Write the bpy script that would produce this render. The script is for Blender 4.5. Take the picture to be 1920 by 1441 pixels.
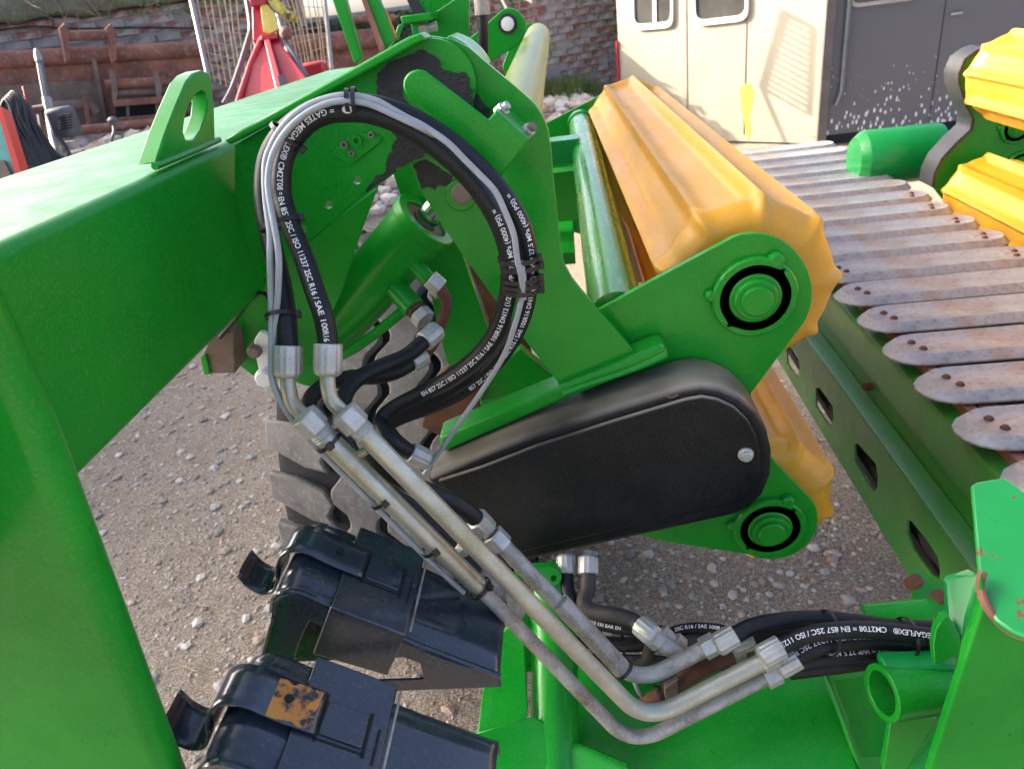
import bpy, bmesh, math, random
import numpy as np
from mathutils import Vector, Matrix
from mathutils.geometry import tessellate_polygon

for _o in list(bpy.data.objects):
    bpy.data.objects.remove(_o, do_unlink=True)
SC = bpy.context.scene
COL = SC.collection
random.seed(7)
RNG = np.random.default_rng(11)

# ------------------------------------------------------------------ camera
FPX = 1350.0                                    # focal length in pixels of a 1920 px wide frame
PITCH, ROLL, YAW = math.radians(27.8), math.radians(8.0), math.radians(7.13)
CAM_Z = 1.65
def _yaw(v):
    c, s = math.cos(YAW), math.sin(YAW)
    return Vector((c*v[0]-s*v[1], s*v[0]+c*v[1], v[2]))
FWD = _yaw((0, math.cos(PITCH), -math.sin(PITCH)))
_R0 = _yaw((1, 0, 0)); _U0 = _yaw((0, math.sin(PITCH), math.cos(PITCH)))
RIGHT = math.cos(ROLL)*_R0 - math.sin(ROLL)*_U0
UP = math.sin(ROLL)*_R0 + math.cos(ROLL)*_U0
EYE = Vector((0, 0, CAM_Z))
cam_d = bpy.data.cameras.new('camera')
cam_d.sensor_width = 36.0
cam_d.lens = FPX/1920.0*36.0
cam_d.clip_start = 0.02; cam_d.clip_end = 500.0
cam_d.dof.use_dof = True; cam_d.dof.focus_distance = 0.98; cam_d.dof.aperture_fstop = 9.0
cam = bpy.data.objects.new('camera', cam_d); COL.objects.link(cam)
_m = Matrix((RIGHT, UP, -FWD)).transposed().to_4x4(); _m.translation = EYE
cam.matrix_world = _m
SC.camera = cam

# ------------------------------------------------------------------ sky, sun, exposure
SUN_AZ = Vector((-0.98, 0.20, 0)).normalized(); SUN_EL = math.radians(26.0)
W = bpy.data.worlds.new('World'); SC.world = W; W.use_nodes = True
_nt = W.node_tree; _nt.nodes.clear()
_sky = _nt.nodes.new('ShaderNodeTexSky'); _sky.sky_type = 'NISHITA'; _sky.sun_disc = False
_sky.sun_elevation = SUN_EL
_sky.sun_rotation = math.atan2(SUN_AZ.x, SUN_AZ.y)
_sky.air_density = 0.35; _sky.dust_density = 4.5; _sky.ozone_density = 0.3
_bg = _nt.nodes.new('ShaderNodeBackground'); _bg.inputs[1].default_value = 0.15
_wo = _nt.nodes.new('ShaderNodeOutputWorld')
_nt.links.new(_sky.outputs[0], _bg.inputs[0]); _nt.links.new(_bg.outputs[0], _wo.inputs[0])
sun_d = bpy.data.lights.new('sun', 'SUN'); sun_d.energy = 2.8; sun_d.angle = math.radians(0.5); sun_d.color = (1.0, 0.86, 0.66)
sun = bpy.data.objects.new('sun', sun_d); COL.objects.link(sun)
_sd = Vector((SUN_AZ.x*math.cos(SUN_EL), SUN_AZ.y*math.cos(SUN_EL), math.sin(SUN_EL)))
sun.rotation_euler = (-_sd).to_track_quat('-Z', 'Y').to_euler()
sun.location = (-8, 3, 8)
SC.view_settings.view_transform = 'Standard'; SC.view_settings.look = 'None'
SC.view_settings.gamma = 1.0; SC.view_settings.use_curve_mapping = False
SC.view_settings.exposure = 2.5
SC.cycles.max_bounces = 6

# ------------------------------------------------------------------ pixel rays to points on real planes
def ray(x, y):
    return FWD + RIGHT*((x-960)/FPX) - UP*((y-720.5)/FPX)
def PY(x, y, Y):
    d = ray(x, y); return EYE + d*(Y/d.y)
def PX(x, y, X):
    d = ray(x, y); return EYE + d*(X/d.x)
def PZ(x, y, Z):
    d = ray(x, y); return EYE + d*((Z-CAM_Z)/d.z)
def PD(x, y, D):
    return EYE + ray(x, y)*D
def PP(x, y, p, n):
    d = ray(x, y); return EYE + d*((p-EYE).dot(n)/d.dot(n))

# ------------------------------------------------------------------ mesh builder
class M:
    def __init__(s): s.v = []; s.f = []
    def add(s, vs, fs):
        b = len(s.v); s.v += [tuple(p) for p in vs]; s.f += [tuple(i+b for i in q) for q in fs]; return s
    def box(s, c, size, ax=None):
        c = Vector(c); hx, hy, hz = [q/2 for q in size]
        X, Y, Z = ax if ax else (Vector((1,0,0)), Vector((0,1,0)), Vector((0,0,1)))
        vs = [c+X*(hx*a)+Y*(hy*b)+Z*(hz*d) for a in (-1,1) for b in (-1,1) for d in (-1,1)]
        return s.add(vs, [(0,1,3,2),(4,6,7,5),(0,4,5,1),(2,3,7,6),(0,2,6,4),(1,5,7,3)])
    def mm(s, lo, hi):
        return s.box([(a+b)/2 for a, b in zip(lo, hi)], [abs(b-a) for a, b in zip(lo, hi)])
    def prism(s, pts, ext, holes=()):
        """closed plate: outline pts (3D, planar), pushed along ext, with optional holes"""
        loops = [[Vector(p) for p in pts]] + [[Vector(p) for p in h] for h in holes]
        ext = Vector(ext); flat = [p for l in loops for p in l]; n = len(flat)
        tris = tessellate_polygon(loops)
        nrm = Vector((0,0,0)); L = loops[0]
        for i in range(len(L)): nrm += L[i].cross(L[(i+1) % len(L)])
        vs = flat + [p+ext for p in flat]; fs = []
        if holes:
            for t in tris:
                a, b, c = [flat[i] for i in t]
                up = (b-a).cross(c-a).dot(ext) > 0
                t = tuple(reversed(t)) if up else tuple(t)
                fs.append(t); fs.append(tuple(i+n for i in reversed(t)))
        else:
            idx = list(range(n))
            if nrm.dot(ext) > 0: idx.reverse()
            fs.append(tuple(idx)); fs.append(tuple(i+n for i in reversed(idx)))
        b = 0
        for l in loops:
            k = len(l)
            for i in range(k):
                j = (i+1) % k; fs.append((b+i, b+j, b+j+n, b+i+n))
            b += k
        return s.add(vs, fs)
    def tube(s, path, r, seg=12, cap=True, flute=0, flute_n=8):
        path = [Vector(p) for p in path]; n = len(path)
        rs = r if isinstance(r, (list, tuple)) else [r]*n
        fr = frames(path); vs = []; fs = []
        for i in range(n):
            T, N, B = fr[i]
            for k in range(seg):
                a = 2*math.pi*k/seg; rr = rs[i]*(1+(flute*math.cos(flute_n*a) if flute else 0))
                vs.append(path[i]+(N*math.cos(a)+B*math.sin(a))*rr)
        for i in range(n-1):
            for k in range(seg):
                q = (k+1) % seg
                fs.append((i*seg+k, i*seg+q, (i+1)*seg+q, (i+1)*seg+k))
        if cap:
            fs.append(tuple(reversed(range(seg)))); fs.append(tuple((n-1)*seg+k for k in range(seg)))
        return s.add(vs, fs)
    def cyl(s, p0, p1, r, seg=24): return s.tube([p0, p1], r, seg)
    def lathe(s, p, d, prof, seg=40):
        """profile of (distance along d, radius) turned about the axis"""
        p = Vector(p); d = Vector(d).normalized()
        return s.tube([p+d*q for q, _ in prof], [max(r_, 1e-5) for _, r_ in prof], seg)
    def hexa(s, p0, p1, r): return s.tube([p0, p1], r, 6)
    def ring(s, p, d, r0, r1, t, seg=40):
        p = Vector(p); d = Vector(d).normalized(); N = d.orthogonal().normalized(); B = d.cross(N); vs = []; fs = []
        for k in range(seg):
            a = 2*math.pi*k/seg; e = N*math.cos(a)+B*math.sin(a)
            vs += [p+e*r0, p+e*r1, p+e*r1+d*t, p+e*r0+d*t]
        for k in range(seg):
            q = (k+1) % seg
            for j in range(4):
                i2 = (j+1) % 4; fs.append((k*4+j, q*4+j, q*4+i2, k*4+i2))
        return s.add(vs, fs)
    def grid(s, rows, close=False):
        n = len(rows); k = len(rows[0]); fs = []
        for i in range(n-1):
            for j in range(k if close else k-1):
                q = (j+1) % k; fs.append((i*k+j, i*k+q, (i+1)*k+q, (i+1)*k+j))
        return s.add([p for r_ in rows for p in r_], fs)

def frames(path):
    n = len(path); Ts = []
    for i in range(n):
        t = path[min(i+1, n-1)]-path[max(i-1, 0)]
        Ts.append(t.normalized() if t.length > 1e-9 else Vector((0,0,1)))
    N = Ts[0].orthogonal().normalized(); out = []
    for T in Ts:
        N = (N-T*N.dot(T)); N = N.normalized() if N.length > 1e-6 else T.orthogonal().normalized()
        out.append((T, N.copy(), T.cross(N)))
    return out

def spline(pts, step=0.006):
    """Catmull-Rom through the points, resampled evenly"""
    P = [Vector(p) for p in pts]; P = [2*P[0]-P[1]]+P+[2*P[-1]-P[-2]]; out = []
    for i in range(1, len(P)-2):
        a, b, c, d = P[i-1:i+3]; n = max(4, int((c-b).length/step))
        for k in range(n):
            t = k/n
            out.append(0.5*((2*b)+(c-a)*t+(2*a-5*b+4*c-d)*t*t+(3*b-a-3*c+d)*t*t*t))
    out.append(P[-2].copy()); return out

def bend_path(pts, rad=0.04, n=8):
    """straight runs with rounded corners, as a bent pipe"""
    P = [Vector(p) for p in pts]; out = [P[0]]
    for i in range(1, len(P)-1):
        a = (P[i-1]-P[i]); b = (P[i+1]-P[i]); r = min(rad, a.length*.45, b.length*.45)
        p0 = P[i]+a.normalized()*r; p2 = P[i]+b.normalized()*r
        for k in range(n+1):
            t = k/n; out.append(p0*(1-t)**2+P[i]*2*t*(1-t)+p2*t*t)
    out.append(P[-1]); return out

def arc(cx, cy, rx, ry, a0, a1, n=10):
    return [(cx+rx*math.cos(math.radians(a0+(a1-a0)*i/n)), cy+ry*math.sin(math.radians(a0+(a1-a0)*i/n))) for i in range(n+1)]
def rnd(poly, rad=12, n=4):
    """round the corners of a pixel polygon; items (x, y) or (x, y, radius)"""
    out = []; k = len(poly)
    for i in range(k):
        p = Vector(poly[i][:2]); r = poly[i][2] if len(poly[i]) > 2 else rad
        a = Vector(poly[i-1][:2])-p; b = Vector(poly[(i+1) % k][:2])-p
        r = min(r, a.length*.45, b.length*.45)
        if r < 1: out.append((p.x, p.y)); continue
        p0 = p+a.normalized()*r; p2 = p+b.normalized()*r
        for j in range(n+1):
            t = j/n; q = p0*(1-t)**2+p*2*t*(1-t)+p2*t*t; out.append((q.x, q.y))
    return out

# ------------------------------------------------------------------ scene objects
OFF = {}
def tag(o, label=None, cat=None, group=None, kind=None):
    if label: o['label'] = label
    if cat: o['category'] = cat
    if group: o['group'] = group
    if kind: o['kind'] = kind
    return o
def thing(name, label, cat, loc, group=None):
    o = bpy.data.objects.new(name, None); COL.objects.link(o); o.location = loc; o.empty_display_size = 0.05
    OFF[o.name] = Vector(loc); return tag(o, label, cat, group)
def obj(name, m, mat, parent=None, bevel=0.0, seg=2, smooth=32, loc=None, label=None, cat=None, group=None, kind=None):
    off = OFF[parent.name] if parent else Vector(loc or (0,0,0))
    me = bpy.data.meshes.new(name)
    me.from_pydata([(v[0]-off.x, v[1]-off.y, v[2]-off.z) for v in m.v], [], m.f)
    me.materials.append(mat); me.validate()
    bm = bmesh.new(); bm.from_mesh(me)
    bmesh.ops.recalc_face_normals(bm, faces=bm.faces); bm.to_mesh(me); bm.free()
    if smooth:
        me.polygons.foreach_set('use_smooth', [True]*len(me.polygons)); me.set_sharp_from_angle(angle=math.radians(smooth))
    o = bpy.data.objects.new(name, me); COL.objects.link(o)
    if parent: o.parent = parent
    else: o.location = off
    OFF[o.name] = off
    if bevel:
        b = o.modifiers.new('bevel', 'BEVEL'); b.width = bevel; b.segments = seg; b.limit_method = 'ANGLE'; b.angle_limit = math.radians(40)
        b.harden_normals = False; b.use_clamp_overlap = True
    return tag(o, label, cat, group, kind)
def plateY(px, Y, t, holes=()):
    return M().prism([PY(p[0], p[1], Y) for p in px], (0, t, 0), [[PY(p[0], p[1], Y) for p in h] for h in holes])
def plateX(px, X, t, holes=()):
    return M().prism([PX(p[0], p[1], X) for p in px], (t, 0, 0), [[PX(p[0], p[1], X) for p in h] for h in holes])
def plateZ(px, Z, t): return M().prism([PZ(p[0], p[1], Z) for p in px], (0, 0, t))
def plateP(px, p, n, t, holes=()):
    n = Vector(n).normalized(); p = Vector(p)
    return M().prism([PP(q[0], q[1], p, n) for q in px], -n*t, [[PP(q[0], q[1], p, n) for q in h] for h in holes])
def copy_tree(o, parent=None):
    c = o.copy(); COL.objects.link(c); c.parent = parent; OFF[c.name] = OFF.get(o.name, Vector())
    for ch in list(o.children): copy_tree(ch, c)
    return c

# ------------------------------------------------------------------ materials
def mat(name, col, rough=0.5, metal=0.0, coat=0.0, coat_rough=0.1, spec=0.5, var=0.0, vscale=6.0, bump=0.0, bscale=80.0,
        dirt=None, dirt_amt=0.0, dirt_scale=9.0, dirt_edge=0.08, fine=None, fine_amt=0.0, fine_scale=120.0, rvar=0.0, stretch=None, up_dirt=None, up_amt=0.0):
    m = bpy.data.materials.new(name); m.use_nodes = True; nt = m.node_tree; N = nt.nodes; L = nt.links
    b = N['Principled BSDF']; b.inputs['Roughness'].default_value = rough; b.inputs['Metallic'].default_value = metal
    b.inputs['Coat Weight'].default_value = coat; b.inputs['Coat Roughness'].default_value = coat_rough
    b.inputs['Specular IOR Level'].default_value = spec
    tc = N.new('ShaderNodeTexCoord'); mp = N.new('ShaderNodeMapping'); L.new(tc.outputs['Object'], mp.inputs[0])
    if stretch: mp.inputs['Scale'].default_value = stretch
    def noise(sc, det=4, ro=.6):
        n = N.new('ShaderNodeTexNoise'); n.inputs['Scale'].default_value = sc; n.inputs['Detail'].default_value = det
        n.inputs['Roughness'].default_value = ro; L.new(mp.outputs[0], n.inputs['Vector']); return n.outputs['Fac']
    def ramp(src, lo, hi):
        r_ = N.new('ShaderNodeMapRange'); r_.inputs[1].default_value = lo; r_.inputs[2].default_value = hi
        L.new(src, r_.inputs[0]); return r_.outputs[0]
    def mix(fac, a, c):
        x = N.new('ShaderNodeMix'); x.data_type = 'RGBA'
        if isinstance(fac, float): x.inputs[0].default_value = fac
        else: L.new(fac, x.inputs[0])
        for k, q in ((6, a), (7, c)):
            if isinstance(q, tuple): x.inputs[k].default_value = (*q, 1)
            else: L.new(q, x.inputs[k])
        return x.outputs[2]
    def scl(src, k):
        x = N.new('ShaderNodeMath'); x.operation = 'MULTIPLY'; L.new(src, x.inputs[0]); x.inputs[1].default_value = k; return x.outputs[0]
    cur = tuple(col)
    if var:
        n = noise(vscale); cur = mix(ramp(n, .3, .7), tuple(c*(1-var) for c in col), tuple(min(1, c*(1+var)) for c in col))
    if dirt: 
        thr = 1-dirt_amt; n = noise(dirt_scale, 8, .68); cur = mix(ramp(n, .62*thr+.2-dirt_edge, .62*thr+.2+dirt_edge), cur, tuple(dirt))
    if fine:
        n = noise(fine_scale, 3, .6); cur = mix(scl(ramp(n, .52, .72), fine_amt), cur, tuple(fine))
    if up_dirt:
        g = N.new('ShaderNodeNewGeometry'); sx = N.new('ShaderNodeSeparateXYZ'); L.new(g.outputs['Normal'], sx.inputs[0])
        n = noise(5, 3, .5); k = N.new('ShaderNodeMath'); k.operation = 'MULTIPLY'; L.new(ramp(sx.outputs[2], .3, .9), k.inputs[0]); L.new(ramp(n, .25, .6), k.inputs[1])
        cur = mix(scl(k.outputs[0], up_amt), cur, tuple(up_dirt))
    if isinstance(cur, tuple): b.inputs['Base Color'].default_value = (*cur, 1)
    else: L.new(cur, b.inputs['Base Color'])
    if rvar:
        n = noise(18, 5, .65); x = N.new('ShaderNodeMapRange'); x.inputs[1].default_value = .3; x.inputs[2].default_value = .7
        x.inputs[3].default_value = max(.02, rough-rvar); x.inputs[4].default_value = min(1, rough+rvar); L.new(n, x.inputs[0]); L.new(x.outputs[0], b.inputs['Roughness'])
    if bump:
        bp = N.new('ShaderNodeBump'); bp.inputs['Strength'].default_value = bump; bp.inputs['Distance'].default_value = .002
        L.new(noise(bscale, 3, .55), bp.inputs['Height']); L.new(bp.outputs[0], b.inputs['Normal'])
    return m
G = (0.001, 0.245, 0.013)
MG = mat('green_paint', G, .36, 0, .22, .14, spec=.22, var=.12, vscale=4, rvar=.10, bump=.05, bscale=140, dirt=(.015,.28,.02), dirt_amt=.30, dirt_scale=8, dirt_edge=.18, fine=(.16,.30,.10), fine_amt=.22, fine_scale=380)
MGO = mat('green_paint_dusty', (.015,.18,.012), .42, 0, .35, .2, var=.2, vscale=9, dirt=(.07,.17,.035), dirt_amt=.34, dirt_scale=7, dirt_edge=.2, fine=(.2,.2,.13), fine_amt=.3, rvar=.12, bump=.05)
MGT = mat('green_paint_blue', (.003,.24,.040), .34, 0, .3, .15, spec=.3, var=.1, rvar=.1, bump=.03)
MGW = mat('worn_green_sky_tint', (.003,.25,.045), .36, 0, .5, .15, var=.12, dirt=(.16,.055,.025), dirt_amt=.36, dirt_scale=14, dirt_edge=.012, rvar=.1, bump=.06)  # teal cast of the base stands in for sky reflection; rust is wear
MBK = mat('black_plastic', (.003,.0055,.0068), .40, 0, 0, spec=.22, var=.25, fine=(.16,.16,.15), fine_amt=.14, fine_scale=420, dirt=(.016,.018,.018), dirt_amt=.34, dirt_scale=7, dirt_edge=.2, rvar=.08, bump=.22, bscale=420, up_dirt=(.34,.30,.23), up_amt=.85)
MHO = mat('hose_rubber', (.007,.0085,.0105), .46, 0, 0, spec=.34, var=.3, vscale=30, fine=(.06,.06,.06), fine_amt=.25, fine_scale=300, bump=.15, bscale=500)
MHD = mat('hose_rubber_dusty', (.022,.022,.022), .62, 0, 0, spec=.4, var=.3, vscale=30, dirt=(.07,.06,.05), dirt_amt=.34, dirt_scale=14, dirt_edge=.2, bump=.15, bscale=500)
MTX = mat('white_print', (.75,.76,.75), .6)
MZN = mat('zinc_plate', (.43,.44,.36), .46, .62, 0, var=.16, vscale=22, fine=(.6,.6,.5), fine_amt=.4, fine_scale=300, rvar=.12, bump=.08, bscale=200, dirt=(.30,.25,.12), dirt_amt=.28, dirt_edge=.2)
MZF = mat('zinc_fitting', (.46,.475,.44), .48, .55, 0, var=.18, vscale=40, fine=(.28,.29,.28), fine_amt=.5, fine_scale=350, rvar=.12, bump=.1, bscale=300)
MPD = mat('pipe_weathered', (.36,.36,.32), .56, .4, 0, var=.2, vscale=25, dirt=(.12,.085,.055), dirt_amt=.38, dirt_scale=16, dirt_edge=.12, fine=(.5,.5,.46), fine_amt=.4, fine_scale=200, rvar=.12, bump=.15, bscale=220)
MPR = mat('pipe_rusty', (.11,.045,.022), .75, .15, 0, var=.4, vscale=25, dirt=(.05,.03,.02), dirt_amt=.35, dirt_scale=20, bump=.3, bscale=160)
MYL = mat('yellow_polyurethane', (.62,.30,.012), .40, 0, 0, spec=.4, var=.08, vscale=5, dirt=(.42,.27,.08), dirt_amt=.27, dirt_scale=7, dirt_edge=.2, fine=(.30,.20,.09), fine_amt=.28, fine_scale=170, rvar=.1, bump=.08, bscale=160, stretch=(1,.35,1))
MSL = mat('galvanised_slat', (.36,.36,.35), .46, .4, 0, var=.2, vscale=14, dirt=(.36,.20,.10), dirt_amt=.31, dirt_scale=9, dirt_edge=.14, fine=(.16,.11,.065), fine_amt=.5, fine_scale=70, rvar=.1, bump=.2, bscale=120)
MRU = mat('rust', (.27,.115,.075), .8, .1, 0, var=.35, vscale=8, dirt=(.13,.06,.04), dirt_amt=.4, dirt_scale=6, dirt_edge=.2, fine=(.46,.36,.30), fine_amt=.4, fine_scale=24, bump=.5, bscale=60)
MRG = mat('rust_grey', (.19,.15,.12), .8, .1, 0, var=.3, vscale=8, dirt=(.17,.075,.04), dirt_amt=.35, dirt_scale=5, dirt_edge=.2, fine=(.25,.22,.19), fine_amt=.3, fine_scale=30, bump=.4, bscale=60)
MCH = mat('chock_paint', (.015,.024,.036), .30, 0, .8, .14, var=.3, fine=(.14,.15,.155), fine_amt=.2, fine_scale=180, rvar=.12, bump=.06, bscale=130)
MCR = mat('chock_rust_patch', (.52,.21,.03), .6, 0, .1, var=.25, vscale=14, dirt=(.02,.026,.034), dirt_amt=.50, dirt_scale=42, dirt_edge=.04, bump=.3, bscale=160)
MGR = mat('grease', (.016,.016,.016), .55, 0, 0, spec=.45, bump=1.0, bscale=260, var=.4, vscale=90, fine=(.05,.05,.05), fine_amt=.3, fine_scale=500)
MTY = mat('tyre_rubber', (.10,.098,.094), .85, 0, 0, spec=.3, var=.25, vscale=10, dirt=(.20,.19,.175), dirt_amt=.40, dirt_scale=8, dirt_edge=.2, fine=(.3,.29,.27), fine_amt=.35, fine_scale=90, bump=.3, bscale=150)
MTG = mat('tyre_groove', (.020,.020,.022), .85, 0, 0, spec=.2, var=.3, bump=.3)
MCB = mat('grey_cable', (.30,.33,.34), .5, 0, 0, var=.1, vscale=40)
MTI = mat('tie_nylon', (.012,.012,.013), .42)
MWH = mat('white_paint', (.72,.72,.70), .45, var=.05)
MCRM = mat('cream_panel', (.31,.285,.215), .5, var=.07, vscale=1.5, dirt=(.42,.38,.28), dirt_amt=.28, dirt_scale=2.2, dirt_edge=.2, fine=(.36,.33,.26), fine_amt=.2, fine_scale=30, stretch=(1,1,.35))
MDGY = mat('dark_grey_panel', (.075,.078,.090), .42, 0, .2, .3, var=.1, vscale=2)
MRED = mat('red_paint', (.42,.018,.028), .4, 0, .2, var=.12, dirt=(.22,.03,.03), dirt_amt=.25, dirt_edge=.1)
MTEAL = mat('teal_paint', (.10,.34,.28), .5, var=.2, vscale=12, dirt=(.3,.32,.3), dirt_amt=.3, dirt_edge=.1)
MGALV = mat('fence_steel', (.34,.33,.31), .5, .5, 0, var=.2)
MFR = mat('rusty_wire_sun_tint', (.48,.36,.21), .7, .2, 0, var=.3, vscale=20)  # rusty tan lightened to cream to imitate sun on the wires
MENG = mat('engine_grey', (.09,.10,.11), .5, 0, var=.2)
MCABLE = mat('black_cable', (.012,.012,.013), .5, bump=.1)
MGLS = mat('window_glass', (.06,.06,.055), .08, 0, 0, spec=.6, var=.4, vscale=2)
MLEAF = mat('ivy_leaf', (.035,.075,.022), .5, var=.5, vscale=6)
MGRS = mat('grass_blade', (.085,.135,.022), .6, var=.4, vscale=5)
MSTEM = mat('dry_stem', (.30,.22,.13), .8, var=.3)
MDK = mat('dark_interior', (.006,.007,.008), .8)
MMOR = mat('mortar', (.33,.31,.28), .9, var=.2, vscale=5, fine=(.2,.19,.18), fine_amt=.6, fine_scale=40, bump=1, bscale=40)
MBR = [mat('brick_%d' % i, c, .88, var=.3, vscale=7, dirt=(.40,.37,.33), dirt_amt=a+.10, dirt_scale=7, dirt_edge=.07, bump=.8, bscale=45) for i, (c, a) in enumerate([
    ((.27,.095,.065), .34), ((.22,.085,.07), .42), ((.31,.13,.09), .38), ((.34,.30,.26), .3), ((.24,.10,.08), .46)])]
MSTN = [mat('stone_%d' % i, c, .85, var=.25, vscale=20, bump=.4, bscale=90) for i, c in enumerate([(.44,.41,.37), (.33,.305,.27), (.50,.45,.38), (.24,.21,.18), (.38,.28,.21)])]
def ground_mat():
    m = bpy.data.materials.new('dirt_ground'); m.use_nodes = True; nt = m.node_tree; N = nt.nodes; L = nt.links; b = N['Principled BSDF']
    b.inputs['Roughness'].default_value = .93; b.inputs['Specular IOR Level'].default_value = .25
    tc = N.new('ShaderNodeTexCoord')
    def nz(sc, det, ro, lo, hi):
        n = N.new('ShaderNodeTexNoise'); n.inputs['Scale'].default_value = sc; n.inputs['Detail'].default_value = det; n.inputs['Roughness'].default_value = ro; L.new(tc.outputs['Object'], n.inputs['Vector'])
        r = N.new('ShaderNodeMapRange'); r.inputs[1].default_value = lo; r.inputs[2].default_value = hi; L.new(n.outputs['Fac'], r.inputs[0]); return r.outputs[0], n.outputs['Fac']
    def mx(f, a, c):
        x = N.new('ShaderNodeMix'); x.data_type = 'RGBA'; L.new(f, x.inputs[0])
        for k, q in ((6, a), (7, c)):
            if isinstance(q, tuple): x.inputs[k].default_value = (*q, 1)
            else: L.new(q, x.inputs[k])
        return x.outputs[2]
    big, _ = nz(1.6, 7, .65, .40, .60); mid, mr = nz(17, 6, .7, .40, .62); fin, fr = nz(95, 4, .7, .44, .60); grit, gr = nz(230, 2, .6, .52, .64)
    c = mx(big, (.21,.155,.10), (.37,.31,.24)); c = mx(mid, c, (.41,.35,.275)); d = mx(fin, (.19,.145,.10), c); d = mx(grit, d, (.50,.45,.37)); L.new(d, b.inputs['Base Color'])
    ad = N.new('ShaderNodeMath'); ad.operation = 'MULTIPLY_ADD'; L.new(fr, ad.inputs[0]); ad.inputs[1].default_value = .5; L.new(mr, ad.inputs[2])
    bp = N.new('ShaderNodeBump'); bp.inputs['Strength'].default_value = .9; bp.inputs['Distance'].default_value = .02; L.new(ad.outputs[0], bp.inputs['Height']); L.new(bp.outputs[0], b.inputs['Normal']); return m
MGND = ground_mat()
MORG = mat('orange_paint', (.55,.19,.03), .5, var=.2)
MFILM = mat('green_film_tube', (.004,.19,.015), .3, 0, .4, .1, spec=.3, var=.15, vscale=8, dirt=(.14,.24,.03), dirt_amt=.26, dirt_scale=5, dirt_edge=.16, fine=(.4,.45,.3), fine_amt=.25, fine_scale=140, rvar=.1, stretch=(1,.25,1))
MYTUBE = mat('sun_tinted_tube', (.17,.21,.012), .42, 0, .2, .2, spec=.3, var=.25, vscale=6, fine=(.4,.4,.2), fine_amt=.15, fine_scale=140, stretch=(1,.25,1))  # yellow-green base colour imitates warm light on the tube
MGB = mat('green_beam_paint', G, .42, 0, .14, .3, spec=.18, var=.12, vscale=3, rvar=.10, bump=.05, bscale=140, dirt=(.02,.25,.02), dirt_amt=.30, dirt_scale=5, dirt_edge=.2, fine=(.18,.32,.12), fine_amt=.22, fine_scale=260)
# ================================================================== the setting
WALL0 = Vector((-4.0, 7.7, 0)); WDIR = Vector((.876, .482, 0)); WN = Vector((.482, -.876, 0))
def smooth01(x): x = max(0, min(1, x)); return x*x*(3-2*x)
def ground_z(x, y):
    sd = (x-WALL0.x)*WN.x+(y-WALL0.y)*WN.y
    hb = .98 if x < -3.2 else (.98-.43*(x+3.2)/3.2 if x < 0 else .55*smooth01(1-(x-.0)/1.2))
    wv = .012*math.sin(3.1*x+1.3*y)*math.sin(2.3*y-.7*x) if abs(x) < 7 and 0 < y < 12 else 0
    return hb*smooth01((3.3-sd)/2.2)+wv
gx = list(np.linspace(-60,-8,14))+list(np.linspace(-7,7,85))+list(np.linspace(8,60,14))
gy = list(np.linspace(-40,-2,10))+list(np.linspace(-1.5,12,82))+list(np.linspace(14,90,14))
rows = [[Vector((x, y, ground_z(x, y))) for x in gx] for y in gy]
obj('ground', M().grid(rows), MGND, kind='structure', label='bare compacted dirt and gravel yard', smooth=180)
# loose stones
def stones(name, n, region, smin, smax, label, mats, power=2.2, flat=.6, sub_=1, jit=.2, sm=0):
    ico = bmesh.new(); bmesh.ops.create_icosphere(ico, subdivisions=sub_, radius=1); bv = np.array([v.co[:] for v in ico.verts]); bf = [tuple(v.index for v in f.verts) for f in ico.faces]
    ico.free(); big = [M() for _ in mats]
    for i in range(n):
        x, y = region(); s = smin+(smax-smin)*random.random()**power; j = random.randrange(len(mats))
        k = bv*RNG.uniform(1-jit, 1+jit, (len(bv),1)); k = k*np.array([s*random.uniform(.7,1.3), s*random.uniform(.7,1.2), s*flat*random.uniform(.7,1.2)])
        a = random.uniform(0, 6.28); c_, s_ = math.cos(a), math.sin(a); z = ground_z(x, y)+s*.22-.001
        big[j].add([(x+p[0]*c_-p[1]*s_, y+p[0]*s_+p[1]*c_, z+p[2]) for p in k], bf)
    for j, m in enumerate(big): obj(name, m, mats[j], kind='stuff', label=label+' '+('pale grey','mid grey','sandy','dark','reddish')[j % 5], cat=None, smooth=sm)
def reg(x0, x1, y0, y1): return lambda: (random.uniform(x0, x1), random.uniform(y0, y1))
stones('gravel', 13000, reg(-2.9,-.4,.95,4.4), .002, .010, 'fine grit scattered on the yard,', MSTN, 2.5, .6)
stones('gravel', 2600, reg(-2.9,-.4,.95,4.4), .004, .024, 'loose fine gravel on the yard,', MSTN, 4.0, .55)
stones('gravel', 5200, reg(-.3,1.1,1.15,3.0), .002, .011, 'loose pebbles beneath the machine,', MSTN, 2.0, .6)
stones('gravel', 560, reg(-.2,.72,1.3,2.4), .004, .020, 'rounded pebbles beneath the machine,', MSTN, 3.2, .62, 2, .13, 60)
def bank_reg():
    while True:
        s = random.uniform(-3, 5.5); d = random.uniform(.25, 2.6); p = WALL0+WDIR*s+WN*d
        if p.x < 1.0: return p.x, p.y
stones('rubble', 4200, bank_reg, .02, .10, 'broken stone rubble along the wall foot,', [MSTN[0], MSTN[2], MSTN[4]], 1.6, .7)

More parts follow.
